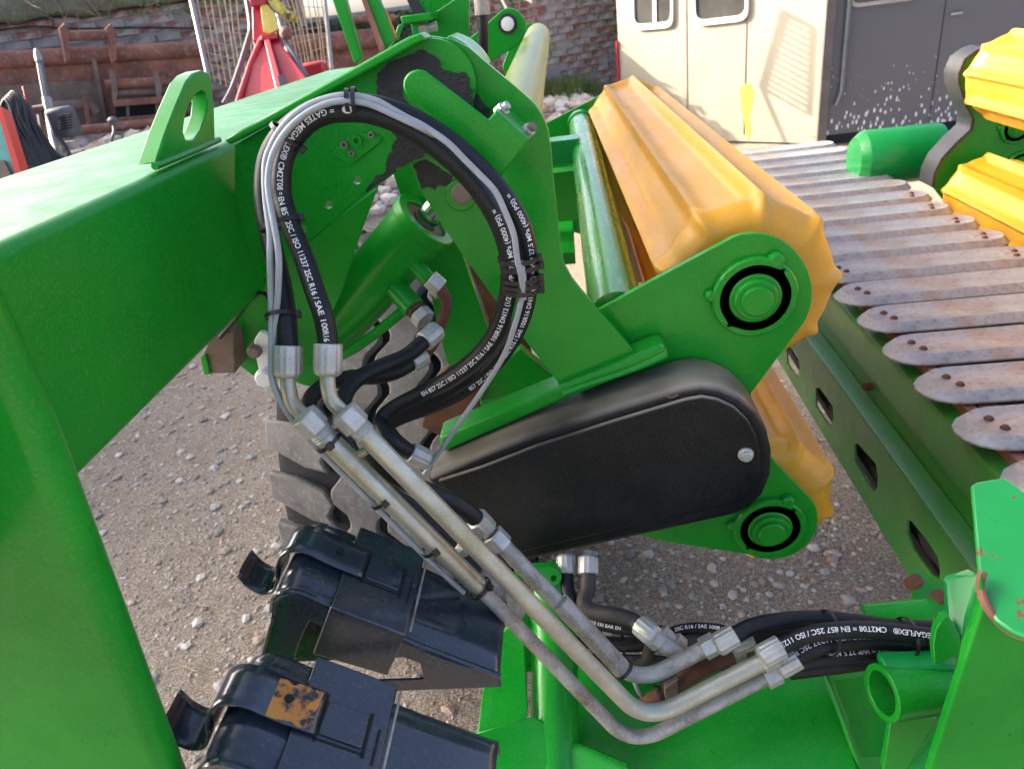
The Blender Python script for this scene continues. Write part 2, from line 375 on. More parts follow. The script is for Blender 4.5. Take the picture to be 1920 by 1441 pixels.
# ------------------------------------------------------------------ brick wall
wall = thing('brick_wall', 'old crumbling red brick wall with pale mortar patches', 'wall', tuple(WALL0))
def WP(s, z, d=0): return WALL0+WDIR*s+WN*d+Vector((0,0,z))
def on_wall(x, y): 
    p = PP(x, y, WALL0, WN); return (p-WALL0).dot(WDIR), p.z
zcop = on_wall(150, 24)[1]
m = M(); m.box(WP(-2.8,1.18,-.16), (8.6,.30,2.36), (WDIR, WN, Vector((0,0,1)))); m.box(WP(6.75,.875,-.16), (10.5,.30,1.75), (WDIR, WN, Vector((0,0,1)))); obj('mortar_core', m, MMOR, wall)
def project(P):
    q = P-EYE; z = q.dot(FWD); return 960+FPX*q.dot(RIGHT)/z, 720.5-FPX*q.dot(UP)/z
def brick_mesh(k):
    rr = random.Random(k); m = M(); hx, hz = .106, .0345
    pts = []
    for x, z in ((-hx,-hz),(-hx*.3,-hz),(hx*.4,-hz),(hx,-hz),(hx,hz*.2),(hx,hz),(hx*.3,hz),(-hx*.4,hz),(-hx,hz),(-hx,-hz*.2)):
        pts.append((x+rr.uniform(-.007,.007), z+rr.uniform(-.005,.005)))
    lo = [Vector((x, .03, z)) for x, z in pts]; hi = [Vector((x*.95, -.010-rr.uniform(0,.012), z*.9)) for x, z in pts]
    m.grid([lo, hi], close=True); n = len(pts); m.f.append(tuple(n+i for i in range(n))); return m
bme = []
for k in range(10):
    o_ = obj('brick_seed', brick_mesh(k), MBR[k % 5], loc=(0,0,0), smooth=30); bme.append(o_.data); bpy.data.objects.remove(o_, do_unlink=True)
wrot = math.atan2(WDIR.y, WDIR.x); rest = M(); nb = 0; row = 0; z = .35
while z < 3.1:
    s = -5.2+(row % 2)*.118
    while s < 9:
        if random.random() < .93 and (z < 2.3 if s < 1.5 else z < 1.72):
            p = WP(s+random.uniform(-.008,.008), z+random.uniform(-.006,.006), random.uniform(-.016,.006)); x, y = project(p)
            vis = -30 < y < 205 and (-30 < x < 660 or 1010 < x < 1190)
            if vis and not (zcop-.02 < z and x < 700) and nb < 300:
                o_ = bpy.data.objects.new('brick', bme[random.randrange(10)]); COL.objects.link(o_); o_.parent = wall
                o_.location = p-WALL0; o_.rotation_euler = (random.uniform(-.03,.03), random.uniform(-.03,.03), wrot+random.uniform(-.03,.03)); nb += 1
            elif not (zcop-.02 < z and x < 700): rest.box(p+WN*.0, (.205,.02,.065), (WDIR, WN, Vector((0,0,1))))
        s += .236
    z += .083; row += 1
obj('outer_bricks', rest, MBR[0], wall, kind='stuff')
# overgrown ledge above the brickwork at the left
MOSS = mat('mossy_soil', (.14,.13,.085), .95, var=.4, vscale=5, dirt=(.10,.12,.05), dirt_amt=.42, dirt_scale=4, dirt_edge=.15, fine=(.26,.23,.17), fine_amt=.5, fine_scale=40, bump=1, bscale=30)
led = thing('wall_ledge', 'mossy overgrown soil ledge on top of the brickwork at upper left', 'ledge', tuple(WP(-2, zcop, 0)))
lr = [[WP(-5.5+7.0*i/40, zcop-.01+zz+.02*math.sin(i*1.7)+.012*math.sin(i*.6), dd+.02*math.sin(i*2.3+zz*9)) for i in range(41)] for zz, dd in ((-.02,.0),(.0,.07),(.03,.08),(.14,.03),(.27,-.03),(.34,-.20))]
obj('soil_face', M().grid(lr), MOSS, led, smooth=60)
obj('coping_gap', M().box(WP(-1.9,zcop-.012,.02), (7.2,.09,.018), (WDIR, WN, Vector((0,0,1)))), MDK, led)
dry = thing('dry_stems', 'dead brown stems hanging over the brick wall', 'dead stems', tuple(WP(-1.5, zcop, .05))); dry['kind'] = 'stuff'
m = M()
for i in range(90):
    s = random.uniform(-2.6, 2.0); p = WP(s, zcop+random.uniform(-.1,.4), .09); pts = [p]
    d = Vector((random.uniform(-.5,.5), -.1, random.uniform(-1,.6))).normalized()
    for k in range(4): d = (d+Vector((random.uniform(-.4,.4), random.uniform(-.1,.1), random.uniform(-.4,.2)))).normalized(); pts.append(pts[-1]+d*random.uniform(.05,.12))
    m.tube(pts, [.004,.0035,.003,.002,.001], 4)
obj('stem_tangle', m, MSTEM, dry)
# ivy and grass
def leaves(name, n, gen, size, mt, label):
    m = M()
    for i in range(n):
        p, nrm = gen(); u = Vector((random.uniform(-1,1), random.uniform(-1,1), random.uniform(-1,1))); nrm = (nrm+u*.6).normalized(); a = nrm.orthogonal().normalized(); b = nrm.cross(a)
        t = random.uniform(0, 6.28); a, b = a*math.cos(t)+b*math.sin(t), b*math.cos(t)-a*math.sin(t); s = size*random.uniform(.6,1.3)
        m.add([p-a*s*.6, p+b*s*.6, p+a*s*.2+b*s*.25+nrm*s*.1, p+a*s, p+a*s*.2-b*s*.25+nrm*s*.1, p-b*s*.6], [(0,1,2,4,5),(2,3,4)])
    return obj(name, m, mt, kind='stuff', label=label, smooth=0)
def iv():
    x = random.gauss(720, 90) if random.random() < .7 else random.uniform(540, 860); y = random.uniform(-60, 150); s, z = on_wall(x, y)
    if s > 1.4 and z > 1.7: z = random.uniform(1.2, 1.7)
    return WP(s, z, random.uniform(.02,.22)), WN
leaves('ivy', 3600, iv, .035, MLEAF, 'dark green ivy covering the wall behind the fence')
def iv2():
    x = random.choice([random.gauss(1110,30), random.gauss(1150,12), random.gauss(250,60), random.gauss(400,40)]); y = random.uniform(-20, 30 if x < 900 else 130); s, z = on_wall(x, y); z = min(z, 1.7) if s > 1.4 else z; return WP(s, z, random.uniform(.02,.12)), WN
leaves('creeper', 260, iv2, .03, mat('creeper_leaf', (.10,.17,.03), .5, var=.4), 'pale green creeper sprigs on the brick wall')
gm = M()
for i in range(2600):
    s = random.uniform(3.4, 6.2); d = random.uniform(.12,.75); p = WP(s, 0, d); p.z = ground_z(p.x, p.y)
    h = random.uniform(.10,.30); a = random.uniform(0,6.28); e = Vector((math.cos(a), math.sin(a), 0)); w_ = e*.006; l = Vector((random.uniform(-.5,.5), random.uniform(-.5,.5), 0))*h*.6
    gm.add([p-w_, p+w_, p+w_*.7+l*.4+Vector((0,0,h*.6)), p+l+Vector((0,0,h)), p-w_*.7+l*.4+Vector((0,0,h*.6))], [(0,1,2,4),(4,2,3)])
obj('grass', gm, MGRS, kind='stuff', label='rough grass growing at the foot of the brick wall', smooth=0)

# ------------------------------------------------------------------ cabin with two walls
cab_ = thing('trailer_cabin', 'old trailer cabin, sunlit cream end and dark grey side with splashes', 'trailer', (2.4, 8.2, 0))
K0 = Vector((2.41, 7.63, 0)); KL = Vector((-.76, .65, 0)); KN = Vector((-.65, -.76, 0)); KT = 2.6
LL = 2.36
def wallbox(a, d, L, n, z0, z1, t=.05): return M().box(a+d*L/2-n*t/2+Vector((0,0,(z0+z1)/2)), (L, t, z1-z0), (d, n, Vector((0,0,1))))
lw_ = obj('cream_wall', wallbox(K0, KL, LL, KN, .03, KT), MCRM, cab_)
# dark grey wall with white paint splashes towards its foot
def splash_mat():
    m = bpy.data.materials.new('grey_panel_splashed'); m.use_nodes = True; nt = m.node_tree; N = nt.nodes; L = nt.links; b = N['Principled BSDF']
    b.inputs['Roughness'].default_value = .4; b.inputs['Coat Weight'].default_value = .2; b.inputs['Coat Roughness'].default_value = .3
    tc = N.new('ShaderNodeTexCoord'); mp = N.new('ShaderNodeMapping'); mp.inputs['Scale'].default_value = (1,1,.45); L.new(tc.outputs['Object'], mp.inputs[0])
    v = N.new('ShaderNodeTexVoronoi'); v.inputs['Scale'].default_value = 30; L.new(mp.outputs[0], v.inputs['Vector'])
    n = N.new('ShaderNodeTexNoise'); n.inputs['Scale'].default_value = 2.4; n.inputs['Detail'].default_value = 4; L.new(tc.outputs['Object'], n.inputs['Vector'])
    s = N.new('ShaderNodeSeparateXYZ'); L.new(tc.outputs['Object'], s.inputs[0])
    r = N.new('ShaderNodeMapRange'); r.inputs[1].default_value = .95; r.inputs[2].default_value = .05; r.inputs[3].default_value = 0; r.inputs[4].default_value = .45; L.new(s.outputs[2], r.inputs[0])
    k = N.new('ShaderNodeMath'); k.operation = 'MULTIPLY'; L.new(r.outputs[0], k.inputs[0]); r2 = N.new('ShaderNodeMapRange'); r2.inputs[1].default_value = .3; r2.inputs[2].default_value = .62; L.new(n.outputs['Fac'], r2.inputs[0]); L.new(r2.outputs[0], k.inputs[1])
    sb = N.new('ShaderNodeMath'); sb.operation = 'SUBTRACT'; L.new(k.outputs[0], sb.inputs[0]); L.new(v.outputs['Distance'], sb.inputs[1])
    st = N.new('ShaderNodeMapRange'); st.inputs[1].default_value = -.02; st.inputs[2].default_value = .04; L.new(sb.outputs[0], st.inputs[0])
    x = N.new('ShaderNodeMix'); x.data_type = 'RGBA'; x.inputs[6].default_value = (.085,.088,.10,1); x.inputs[7].default_value = (.62,.62,.64,1); L.new(st.outputs[0], x.inputs[0]); L.new(x.outputs[2], b.inputs['Base Color']); return m
K1 = K0+Vector((.06,-.02,0)); dw = obj('grey_wall', wallbox(K1, Vector((1,0,0)), 2.0, Vector((0,-1,0)), .10, KT), splash_mat(), cab_)
obj('corner_post', M().box(K0+Vector((.035,-.02,1.3)), (.09,.08,2.55)), mat('dark_post', (.10,.085,.08), .6, var=.2), cab_, bevel=.006)
obj('base_skirt', M().box(K0+Vector((1.05,.03,.06)), (2.0,.06,.1)), MDK, cab_)
obj('drain_pipe', M().tube([K0+Vector((.20,-.06,2.5)), K0+Vector((.19,-.06,.5)), K0+Vector((.15,-.07,.38))], .022, 14), MENG, cab_)
obj('panel_seam', M().box(K0+Vector((1.05,-.0215,1.35)), (.006,.006,2.4)), MDK, cab_)
obj('panel_edge', M().box(K0+Vector((2.05,.0,1.35)), (.10,.10,2.5)), MDK, cab_)
def window(px, p, n, fw, parent, fm):
    pts = [PP(x, y, p, n) for x, y in px]; c = sum(pts, Vector())/len(pts); inn = [c+(q-c)*(1-fw) for q in pts]
    f = obj('window', M().prism([q+n*.006 for q in pts], n*.03, [[q+n*.006 for q in inn]]), fm, parent, bevel=.006)
    obj('pane', M().prism([q+n*.004 for q in inn], n*.010), MGLS, f); return f
for f in (.33,.62): obj('panel_seam', M().box(K0+KL*(LL*f)+KN*.002+Vector((0,0,1.3)), (.010,.008,2.4), (KL, KN, Vector((0,0,1)))), MRG, cab_)
obj('door_handle', M().box(K0+Vector((1.15,-.04,1.05)), (.10,.03,.02)), MGALV, cab_, bevel=.004)
w1 = window(rnd([(1183,-190,14),(1266,-200,14),(1264,52,16),(1189,58,16)]), K0, KN, .10, cab_, MWH)
obj('glazing_bar', M().prism([PP(x, y, K0, KN)+KN*.008 for x, y in ((1224,-190),(1230,-190),(1233,54),(1227,54))], KN*.02), MWH, w1)
w2 = window(rnd([(1296,-210,14),(1408,-220,14),(1405,38,20),(1303,50,20)]), K0, KN, .09, cab_, MWH)
w3 = window(rnd([(1576,-190,14),(1722,-210,14),(1716,0,16),(1592,16,16)]), K1, Vector((0,-1,0)), .08, cab_, MGALV)
yp = [(1388,165),(1395,158),(1408,158),(1413,172),(1409,200),(1404,220),(1408,250),(1402,262),(1398,240),(1396,225),(1390,205)]
obj('yellow_splash', M().prism([PP(x, y, K0, KN)+KN*.002 for x, y in yp], KN*.002), mat('yellow_splash_paint', (.72,.60,.04), .6, var=.2), cab_)
obj('kick_plate', M().box(K0+KL*.02+KN*.004+Vector((0,0,1.3)), (.10,.012,2.4), (KL, KN, Vector((0,0,1)))), MCRM, cab_)
obj('red_edge', M().box(K0+KL*(LL+.012)+Vector((0,0,.75)), (.02,.05,.7), (KL, KN, Vector((0,0,1)))), MRED, cab_)
obj('roof', M().prism([K0+KL*LL+Vector((0,0,KT)), K0+Vector((0,0,KT)), K0+Vector((2.1,0,KT)), K0+Vector((2.1,3,KT)), K0+Vector((.6,3,KT))], (0,0,.06)), MDGY, cab_)
# barn added out of view on the left so its roof line shades the yard
shade_barn = thing('shade_shed', 'tall grey corrugated shed added out of view left of the yard for its shade', 'shed', (-8, 3.4, 0))
rows = []
for i in range(81):
    y = 1.45+3.95*i/80; o_ = .018*math.sin(i*math.pi/2.0); rows.append([Vector((-7.2+o_, y, 0)), Vector((-7.2+o_, y, 5.42))])
obj('cladding', M().grid(rows), mat('shade_barn_cladding', (.30,.31,.30), .6, .2, var=.15), shade_barn)
obj('roof', M().prism([(-7.1,1.35,5.37),(-7.1,5.5,5.37),(-12,5.5,6.8),(-12,1.35,6.8)], (0,0,.05)), mat('shade_barn_roof', (.22,.22,.22), .7), shade_barn)
obj('end_wall', M().prism([(-7.2,1.49,0),(-7.2,1.49,5.40),(-12,1.49,6.8),(-12,1.49,0)], (0,-.04,0)), mat('shade_barn_end_near', (.28,.28,.27), .7), shade_barn)
obj('end_wall', M().prism([(-7.2,5.38,0),(-7.2,5.38,5.40),(-12,5.38,6.8),(-12,5.38,0)], (0,-.04,0)), mat('shade_barn_end', (.28,.28,.27), .7), shade_barn)

# slatted frame added out of view, shaped to cast a shadow on the cream end
gd = thing('shadow_frame', 'slatted steel frame added out of view to cast the cabin shadow', 'guard frame', (-1.4, 9.4, 0))
def KP(x, y): return PP(x, y, K0, KN)+_sd*3.0
qa, qb, qc, qd = KP(1472,26), KP(1528,54), KP(1520,216), KP(1430,166)
obj('frame_tube', M().tube([qa, qb, qc, qd, qa], .026, 8), MGALV, gd)
for k in range(1, 13):
    f = k/13; obj('slat', M().tube([qd.lerp(qa, f), qc.lerp(qb, f)], .012, 5), MGALV, gd)
lg = PD(996,112,(qd-EYE).dot(FWD)+.1); obj('leg', M().tube([qd, lg, lg-Vector((0,0,.9))], .018, 8), MGALV, gd)


sw = M()
for i in range(60):
    x, y = random.uniform(-2.4,-.6), random.uniform(1.1,3.4); a = random.uniform(0,6.28); L_ = random.uniform(.03,.10); z = ground_z(x, y)+.012
    sw.tube([(x, y, z), (x+L_*.5*math.cos(a), y+L_*.5*math.sin(a), z+.004), (x+L_*math.cos(a+.3), y+L_*math.sin(a+.3), z)], .0016, 5)
obj('straw', sw, mat('straw', (.46,.36,.2), .8, var=.3), kind='stuff', label='scraps of straw and twigs on the yard')
# ================================================================== the harvester: lifting arm
def jag(px, amp=3.0, step=7):
    out = []; rr = random.Random(len(px))
    for i in range(len(px)):
        a, b = Vector(px[i]), Vector(px[(i+1) % len(px)]); n = max(1, int((b-a).length/step))
        for k in range(n):
            q = a.lerp(b, k/n); out.append((q.x+rr.uniform(-amp, amp), q.y+rr.uniform(-amp, amp)))
    return out
arm = thing('lifting_arm', 'long green box-section lifting arm with lifting lug and greasy pivot plate', 'machine arm', (-.62, .9, 0))
BX0, BX1, BZ0, BZ1 = -.775, -.475, 1.312, 1.526
def rbox_Y(x0, x1, z0, z1, y0, y1, r=.014, n=5):
    pts = []
    for cx, cz, a0 in ((x1-r, z1-r, 0), (x0+r, z1-r, 90), (x0+r, z0+r, 180), (x1-r, z0+r, 270)):
        for k in range(n+1):
            a = math.radians(a0+90*k/n); pts.append((cx+r*math.cos(a), cz+r*math.sin(a)))
    return M().prism([(x, y0, z) for x, z in pts], (0, y1-y0, 0))
beam = obj('box_beam', rbox_Y(BX0, BX1, BZ0, BZ1, -.35, 2.5), MGB, arm, smooth=40)
lug_o = [(292,306),(310,250),(331,196),(350,152),(362,138),(378,131),(391,136),(398,155),(402,200),(404,262)]
lug_h = [(349,262),(344,247),(347,222),(356,195),(367,178),(378,170),(387,175),(390,192),(387,215),(377,243),(364,262)]
lug = obj('lifting_lug', plateX(lug_o, -.481, -.024, [lug_h]), MG, arm, bevel=.0022)
obj('weld_bead', M().tube([PX(290,312,-.482), PX(340,292,-.4815), PX(410,262,-.482)], .0045, 8), MG, lug)
PVY = .985
piv_o = [(440,272),(640,158),(778,82),(800,72)]+arc(806,160,86,88,-88,20,12)+[(884,240),(830,275),(772,302),(682,368),(572,458),(520,500),(455,560),(440,420)]
def circ(cx, cy, r, n=14, k=1.0): return [(cx+r*math.cos(2*math.pi*i/n), cy+k*r*math.sin(2*math.pi*i/n)) for i in range(n)]
piv = obj('pivot_plate', plateY(piv_o, PVY, .012, [circ(669,338,8), circ(616,384,8), circ(568,430,8)]), MG, arm, bevel=.0012)
low_n = (0.02, -1, -.28)
obj('lower_plate', plateP([(445,540),(572,458),(700,357),(709,352),(679,432),(640,550),(590,660),(560,712),(520,728),(485,712),(455,690),(430,668)], PY(572,458,PVY+.003), low_n, .012), MG, arm, bevel=.0015)
obj('top_flange', M().prism([PY(418,262,.957), PY(640,140,.957), PY(764,70,.957), PY(786,63,.957), PY(800,74,.957), PY(778,85,.957), PY(640,160,.957), PY(430,272,.957)], (0,.05,0)), MG, arm, bevel=.003)
pp = obj('port_patch', plateY(rnd([(620,290,10),(664,246,14),(716,256,12),(714,266,8),(655,312,10),(640,300,6)]), PVY-.003, .005), MG, arm, bevel=.001)
for (x, y, r) in ((669,263,10),(646,271,6.5),(660,287,5),(696,252,5.5)):
    mm_ = M(); c = PY(x, y, PVY-.003); s = r/1350*1.02
    mm_.ring(c, (0,-1,0), s*.5, s, .004, 16); obj('screw', mm_, MRG if r < 8 else MG, pp)
gre = obj('grease_smear', plateY(jag([(706,140),(728,118),(760,106),(790,94),(812,102),(826,118),(830,132),(858,136),(872,136),(886,170),(884,200),(875,236),(850,230),(800,180),(770,140),(754,170),(770,215),(830,275),(772,302),(745,318),(700,352),(684,362),(700,335),(722,322),(730,290),(742,262),(735,240),(715,215),(706,180)]), PVY-.0014, .0012), MGR, arm)
obj('clip_block', plateY([(378,668),(395,630),(438,620),(440,700),(384,700)], .99, .05), MRG, arm, bevel=.002)
obj('green_tab', plateY([(374,668),(386,664),(394,702),(382,704)], .985, .05), MG, arm, bevel=.002)
lk = obj('white_link_plate', plateP(rnd([(474,640,14),(490,620,14),(508,634,14),(512,690,14),(540,712,10),(536,730,12),(512,728,14),(486,700,14)]), PY(490,660,PVY-.006), low_n, .008), MWH, arm, bevel=.0015)
obj('link_pin', M().lathe(PY(488,645,PVY+.012), (0,-1,0), [(0,.011),(.028,.011),(.032,.0085)], 16), MRG, lk)
obj('link_boss', M().lathe(PY(505,698,PVY+.012), (0,-1,0), [(0,.016),(.022,.016),(.026,.012)], 18), MWH, lk)

# ------------------------------------------------------------------ link between the arm and the rollers
link = thing('roller_link', 'flat green bent link plate joining the arm pivot to the roller head', 'machine link', (0, 1.04, 0))
LY = 1.0
lk_o = [(790,66),(850,74),(880,90),(905,112),(982,176),(1003,196),(1018,218),(1028,245),(1034,285),(1037,330),(1052,470),(1058,496),(1072,522),(1092,548),(1202,672),(1206,692),(1062,737),(990,645),(868,480),(787,357),(768,302),(760,230)]
lp = obj('near_plate', plateY(lk_o, LY, .012), MG, link, bevel=.0012)
obj('grease_smear', plateY(jag([(884,160),(900,186),(920,208),(916,222),(880,206)], 1.5, 5), LY-.0014, .0012), MGR, lp)
obj('grease_smear', plateY(jag([(774,308),(800,300),(850,330),(842,352),(824,346),(815,356),(800,350),(792,354)], 2, 5), LY-.0014, .0012), MGR, lp)
obj('far_plate', plateY([(735,320),(768,296),(800,310),(868,480),(916,622),(890,675),(868,690),(850,696),(838,680),(815,590),(800,500),(768,420)], 1.14, .012), MG, link, bevel=.0015)
obj('far_cheek', plateY(arc(806,166,112,104,-72,-22,8)+list(reversed(arc(806,166,96,90,-72,-22,8))), LY+.013, .09), MG, link, bevel=.001)
pb = obj('pin_boss', M().lathe(PY(866,362,LY+.01), (0,-1,0), [(0,.022),(.014,.022),(.016,.02)], 24), MG, link)
obj('pivot_pin', M().lathe(PY(866,362,LY-.005), (0,-1,0), [(0,.0145),(.005,.0145),(.007,.012)], 20), MRG, pb)
obj('rusty_spacer', plateY([(880,500),(905,480),(980,600),(1000,680),(940,660)], 1.30, .02), MPR, link)
obj('inner_angle', plateY([(930,690),(975,655),(1048,715),(1012,730),(950,742),(900,752)], 1.24, .03), MG, link, bevel=.002)
obj('inner_web', plateY([(900,748),(950,735),(1030,725),(1010,748),(905,790)], 1.3, .03), MG, link, bevel=.002)
bar = obj('welded_bar', plateY([(822,818),(1052,724),(1236,648),(1250,652),(1256,672),(1064,748),(828,850)], .985, .05), MG, link, bevel=.006)
wb = [PY(x, y, .984) for x, y in ((1055,738),(1090,724),(1130,710),(1170,697),(1210,682),(1250,664))]
obj('weld_bead', M().tube(spline(wb, .006), .0055, 8), MG, bar)
obj('weld_bead', M().tube([PY(x, y, .992) for x, y in ((1205,672),(1222,660),(1245,650))], .007, 8), MG, bar)
# hose guard bolted on the link
guard = thing('hose_guard', 'green folded hose guard with rounded end and two bolts above the hose loop', 'guard', tuple(PY(930,340,.93)))
gd_o = arc(784,160,29,29,110,300,10)+[(916,225),(930,208),(992,262),(932,341),(869,292),(866,284)]
obj('guard_plate', plateY(gd_o, .90, .006), MG, guard, bevel=.0025)
obj('side_flange', M().prism([PY(930,208,.903), PY(992,262,.903), PY(932,341,.903), PY(928,334,.903), PY(984,262,.903), PY(926,212,.903)], (0,.09,0)), MG, guard, bevel=.0015)
for (x0, y0, x1, y1) in ((936,212,952,196),(984,250,1000,236)):
    a = PY(x0, y0, .94); b = PY(x1, y1, .935); u = (b-a).normalized()
    bo = obj('bolt', M().hexa(a-u*.002, a+u*.010, .009), MZF, guard, bevel=.0006)
    obj('stud', M().tube([a+u*.009, a+u*.016], .0055, 10), MRG if x0 > 950 else MZF, bo)

# ------------------------------------------------------------------ hydraulic ram
ram = thing('hydraulic_ram', 'thick green hydraulic ram barrel behind the hose loop with open gland end', 'hydraulic ram', tuple(PY(600,640,1.1)))
e1 = PY(802,408,1.085); e0 = PY(585,655,1.10); ax = (e1-e0).normalized(); RB = .049
rb = obj('barrel', M().lathe(e0, ax, [(-.04,RB),((e1-e0).length-.018,RB)], 48), MG, ram)
obj('gland', M().ring(e1-ax*.02, ax, .036, RB+.004, .018, 48), MG, ram, bevel=.002)
obj('gland_seal', M().ring(e1-ax*.018, ax, .020, .037, .010, 40), MRG, ram)
obj('piston_rod', M().cyl(e1-ax*.05, e1+ax*.11, .0185, 32), mat('chrome_rod', (.6,.62,.64), .12, 1.0), ram)
for (x, y, rr, ll) in ((797,517,.0125,.022),(764,564,.0185,.030)):
    c = PY(x, y, 1.045); dd = (PY(x+22, y+24, 1.03)-c).normalized()
    ps = obj('port_boss', M().lathe(c-dd*.03, dd, [(0,rr),(.03+ll*.5,rr),(.032+ll*.5,rr*.9)], 28), MG, ram)
    q = c+dd*(.03+ll*.5-.03)
    obj('adapter', M().hexa(q, q+dd*.010, rr*.85), MPR, ps, bevel=.0008)
    obj('nut', M().hexa(q+dd*.013, q+dd*.030, rr*.98), MZF, ps, bevel=.0012)
obj('oil_line', M().tube(spline([PY(756,582,1.05), PY(700,628,1.045), PY(660,655,1.04), PY(625,672,1.04)]), .0085, 14), MG, ram)

# ------------------------------------------------------------------ roller head
head = thing('roller_unit', 'green roller head with two yellow lobed rollers and black drive cover', 'roller unit', (.27, 1.9, 0))
RY0, RY1 = 1.035, 2.86
A1 = Vector((.250, 0, 1.213)); A2 = Vector((.288, 0, .767))
rp_px = [(1080,603),(1368,449)]+arc(1414,549,109,111,-112,28,14)+[(1408,738),(1420,820),(1450,862),(1520,935)]+arc(1446,972,88,76,-22,118,12)+[(1250,1016),(1150,990),(1080,800)]
rp = obj('near_end_plate', plateY(rp_px, RY0, .012), MG, head, bevel=.0014)
fp = [PY(p[0], p[1], RY0) for p in rp_px]
obj('far_end_plate', M().prism([(v.x-.045+(-.07 if i in (0, len(fp)-1) else 0), RY1, v.z+.015) for i, v in enumerate(fp)], (0,.012,0)), MG, head, bevel=.0014)
def lobed(c0, c1, r0, r1, phase, nl=9, ridge=.030, y0=1.075, y1=2.83):
    """fluted roller: narrow ridges, steep on one flank, broad hollow flutes that run out into an end flange"""
    nn = nl*20; sh = []
    for k in range(nn):
        a = 2*math.pi*k/nn; x = ((a-math.radians(phase))*nl/(2*math.pi)+.5) % 1.0-.5
        w = math.exp(-(x/.095)**2) if x > 0 else math.exp(-(abs(x)/.15)**1.7)
        sh.append((a, .86*w+.14*(2*abs(x))**0*(1-2*abs(x))**2))
    L = y1-y0
    def row(y, k, dep):
        t = (y-y0)/L; c = c0.lerp(c1, t)
        return [Vector((c.x+(r0-ridge*dep*(1-w))*k*math.cos(a), y, c.z+(r0-ridge*dep*(1-w))*k*math.sin(a))) for a, w in sh]
    st = [(0,.45,.2),(.003,.76,.3),(.007,.86,.45),(.014,.935,.55),(.024,.985,.50),(.034,1,.45),(.044,1,.46),(.054,1,.62),(.066,1,.90),(.078,1,1)]
    rows = [row(y0+dy, k, d) for dy, k, d in st]+[row(y0+.078+(L-.156)*i/12, 1, 1) for i in range(1, 12)]+[row(y1-dy, k, d) for dy, k, d in reversed(st)]
    m = M().grid(rows, close=True); m.f.append(tuple(range(nn))); m.f.append(tuple((len(rows)-1)*nn+k for k in range(nn))); return m
def bearing(parent, c, dy=-1, k=1.0):
    c = Vector(c)
    h = obj('bearing_housing', M().lathe(c, (0,dy,0), [(0,.063*k),(.009,.063*k),(.012,.0605*k),(.012,.052*k),(.007,.050*k)], 48), MG, parent)
    g_ = M().ring(c, (0,dy,0), .034*k, .0495*k, .0100, 60)
    for i in range(60):
        f = 1+random.uniform(-.035,.03); v = g_.v[i*4+2]; g_.v[i*4+2] = (c.x+(v[0]-c.x)*f*.97, v[1]+random.uniform(-.0006,.0006), c.z+(v[2]-c.z)*f*.97)
    obj('grease_ring', g_, MGR, h)
    obj('hub', M().lathe(c, (0,dy,0), [(0,.0385*k),(.012,.0385*k),(.014,.036*k),(.014,.033*k),(.019,.032*k),(.021,.030*k),(.021,.024*k),(.026,.0235*k),(.028,.021*k)], 40), MG, h)
    obj('weld_tab', M().lathe(c+Vector((.028*k,dy*.002,.055*k)), (0,dy,0), [(0,.013),(.008,.012),(.011,.008)], 12), MG, h)
    obj('weld_tab', M().lathe(c+Vector((-.064*k,dy*.002,.008*k)), (0,dy,0), [(0,.010),(.006,.009),(.009,.006)], 12), MG, h)
r1 = obj('yellow_roller', lobed(A1+Vector((.006,0,-.008)), A1+Vector((-.040,0,.004)), .150, .150, 2), MYL, head, smooth=70)
r2 = obj('yellow_roller', lobed(A2+Vector((.008,0,.012)), A2+Vector((-.03,0,.022)), .140, .140, 24), MYL, head, smooth=60)
bearing(rp, PY(1413,554,RY0)); bearing(rp, PY(1441,984,RY0))
# drive cover
cv_px = [(798,897),(900,853),(1000,814),(1150,766),(1280,727),(1316,721),(1352,727),(1390,745),(1420,774),(1440,810),(1449,850),(1447,893),(1432,930),(1408,955),(1378,968),(1150,1018),(945,1063),(870,985)]
CVY = .935
cover = obj('drive_cover', plateY(cv_px, CVY, .098), MBK, head, bevel=.012, seg=4)
cx = sum(p[0] for p in cv_px)/len(cv_px); cy = sum(p[1] for p in cv_px)/len(cv_px)
inner = []
for i, p in enumerate(cv_px):
    a = Vector(cv_px[i-1])-Vector(p); b = Vector(cv_px[(i+1) % len(cv_px)])-Vector(p)
    t = (b.normalized()-a.normalized()).normalized(); nrm = Vector((-t.y, t.x))
    if nrm.dot(Vector((cx, cy))-Vector(p)) < 0: nrm = -nrm
    q = Vector(p)+nrm*22; inner.append((q.x, q.y))
obj('cover_face', plateY(inner, CVY-.007, .009), MBK, cover, bevel=.006, seg=4)
bc = PY(1398,851,CVY-.007)
obj('cover_bolt', M().lathe(bc, (0,-1,0), [(0,.012),(.003,.0115),(.004,.0085),(.009,.0085),(.010,.007)], 20), MZF, cover)
obj('debris_tuft', M().tube(spline([PY(1238,744,CVY-.004), PY(1246,738,CVY-.008), PY(1256,745,CVY-.004), PY(1272,740,CVY-.008)]), .0011, 6), MRG, cover)
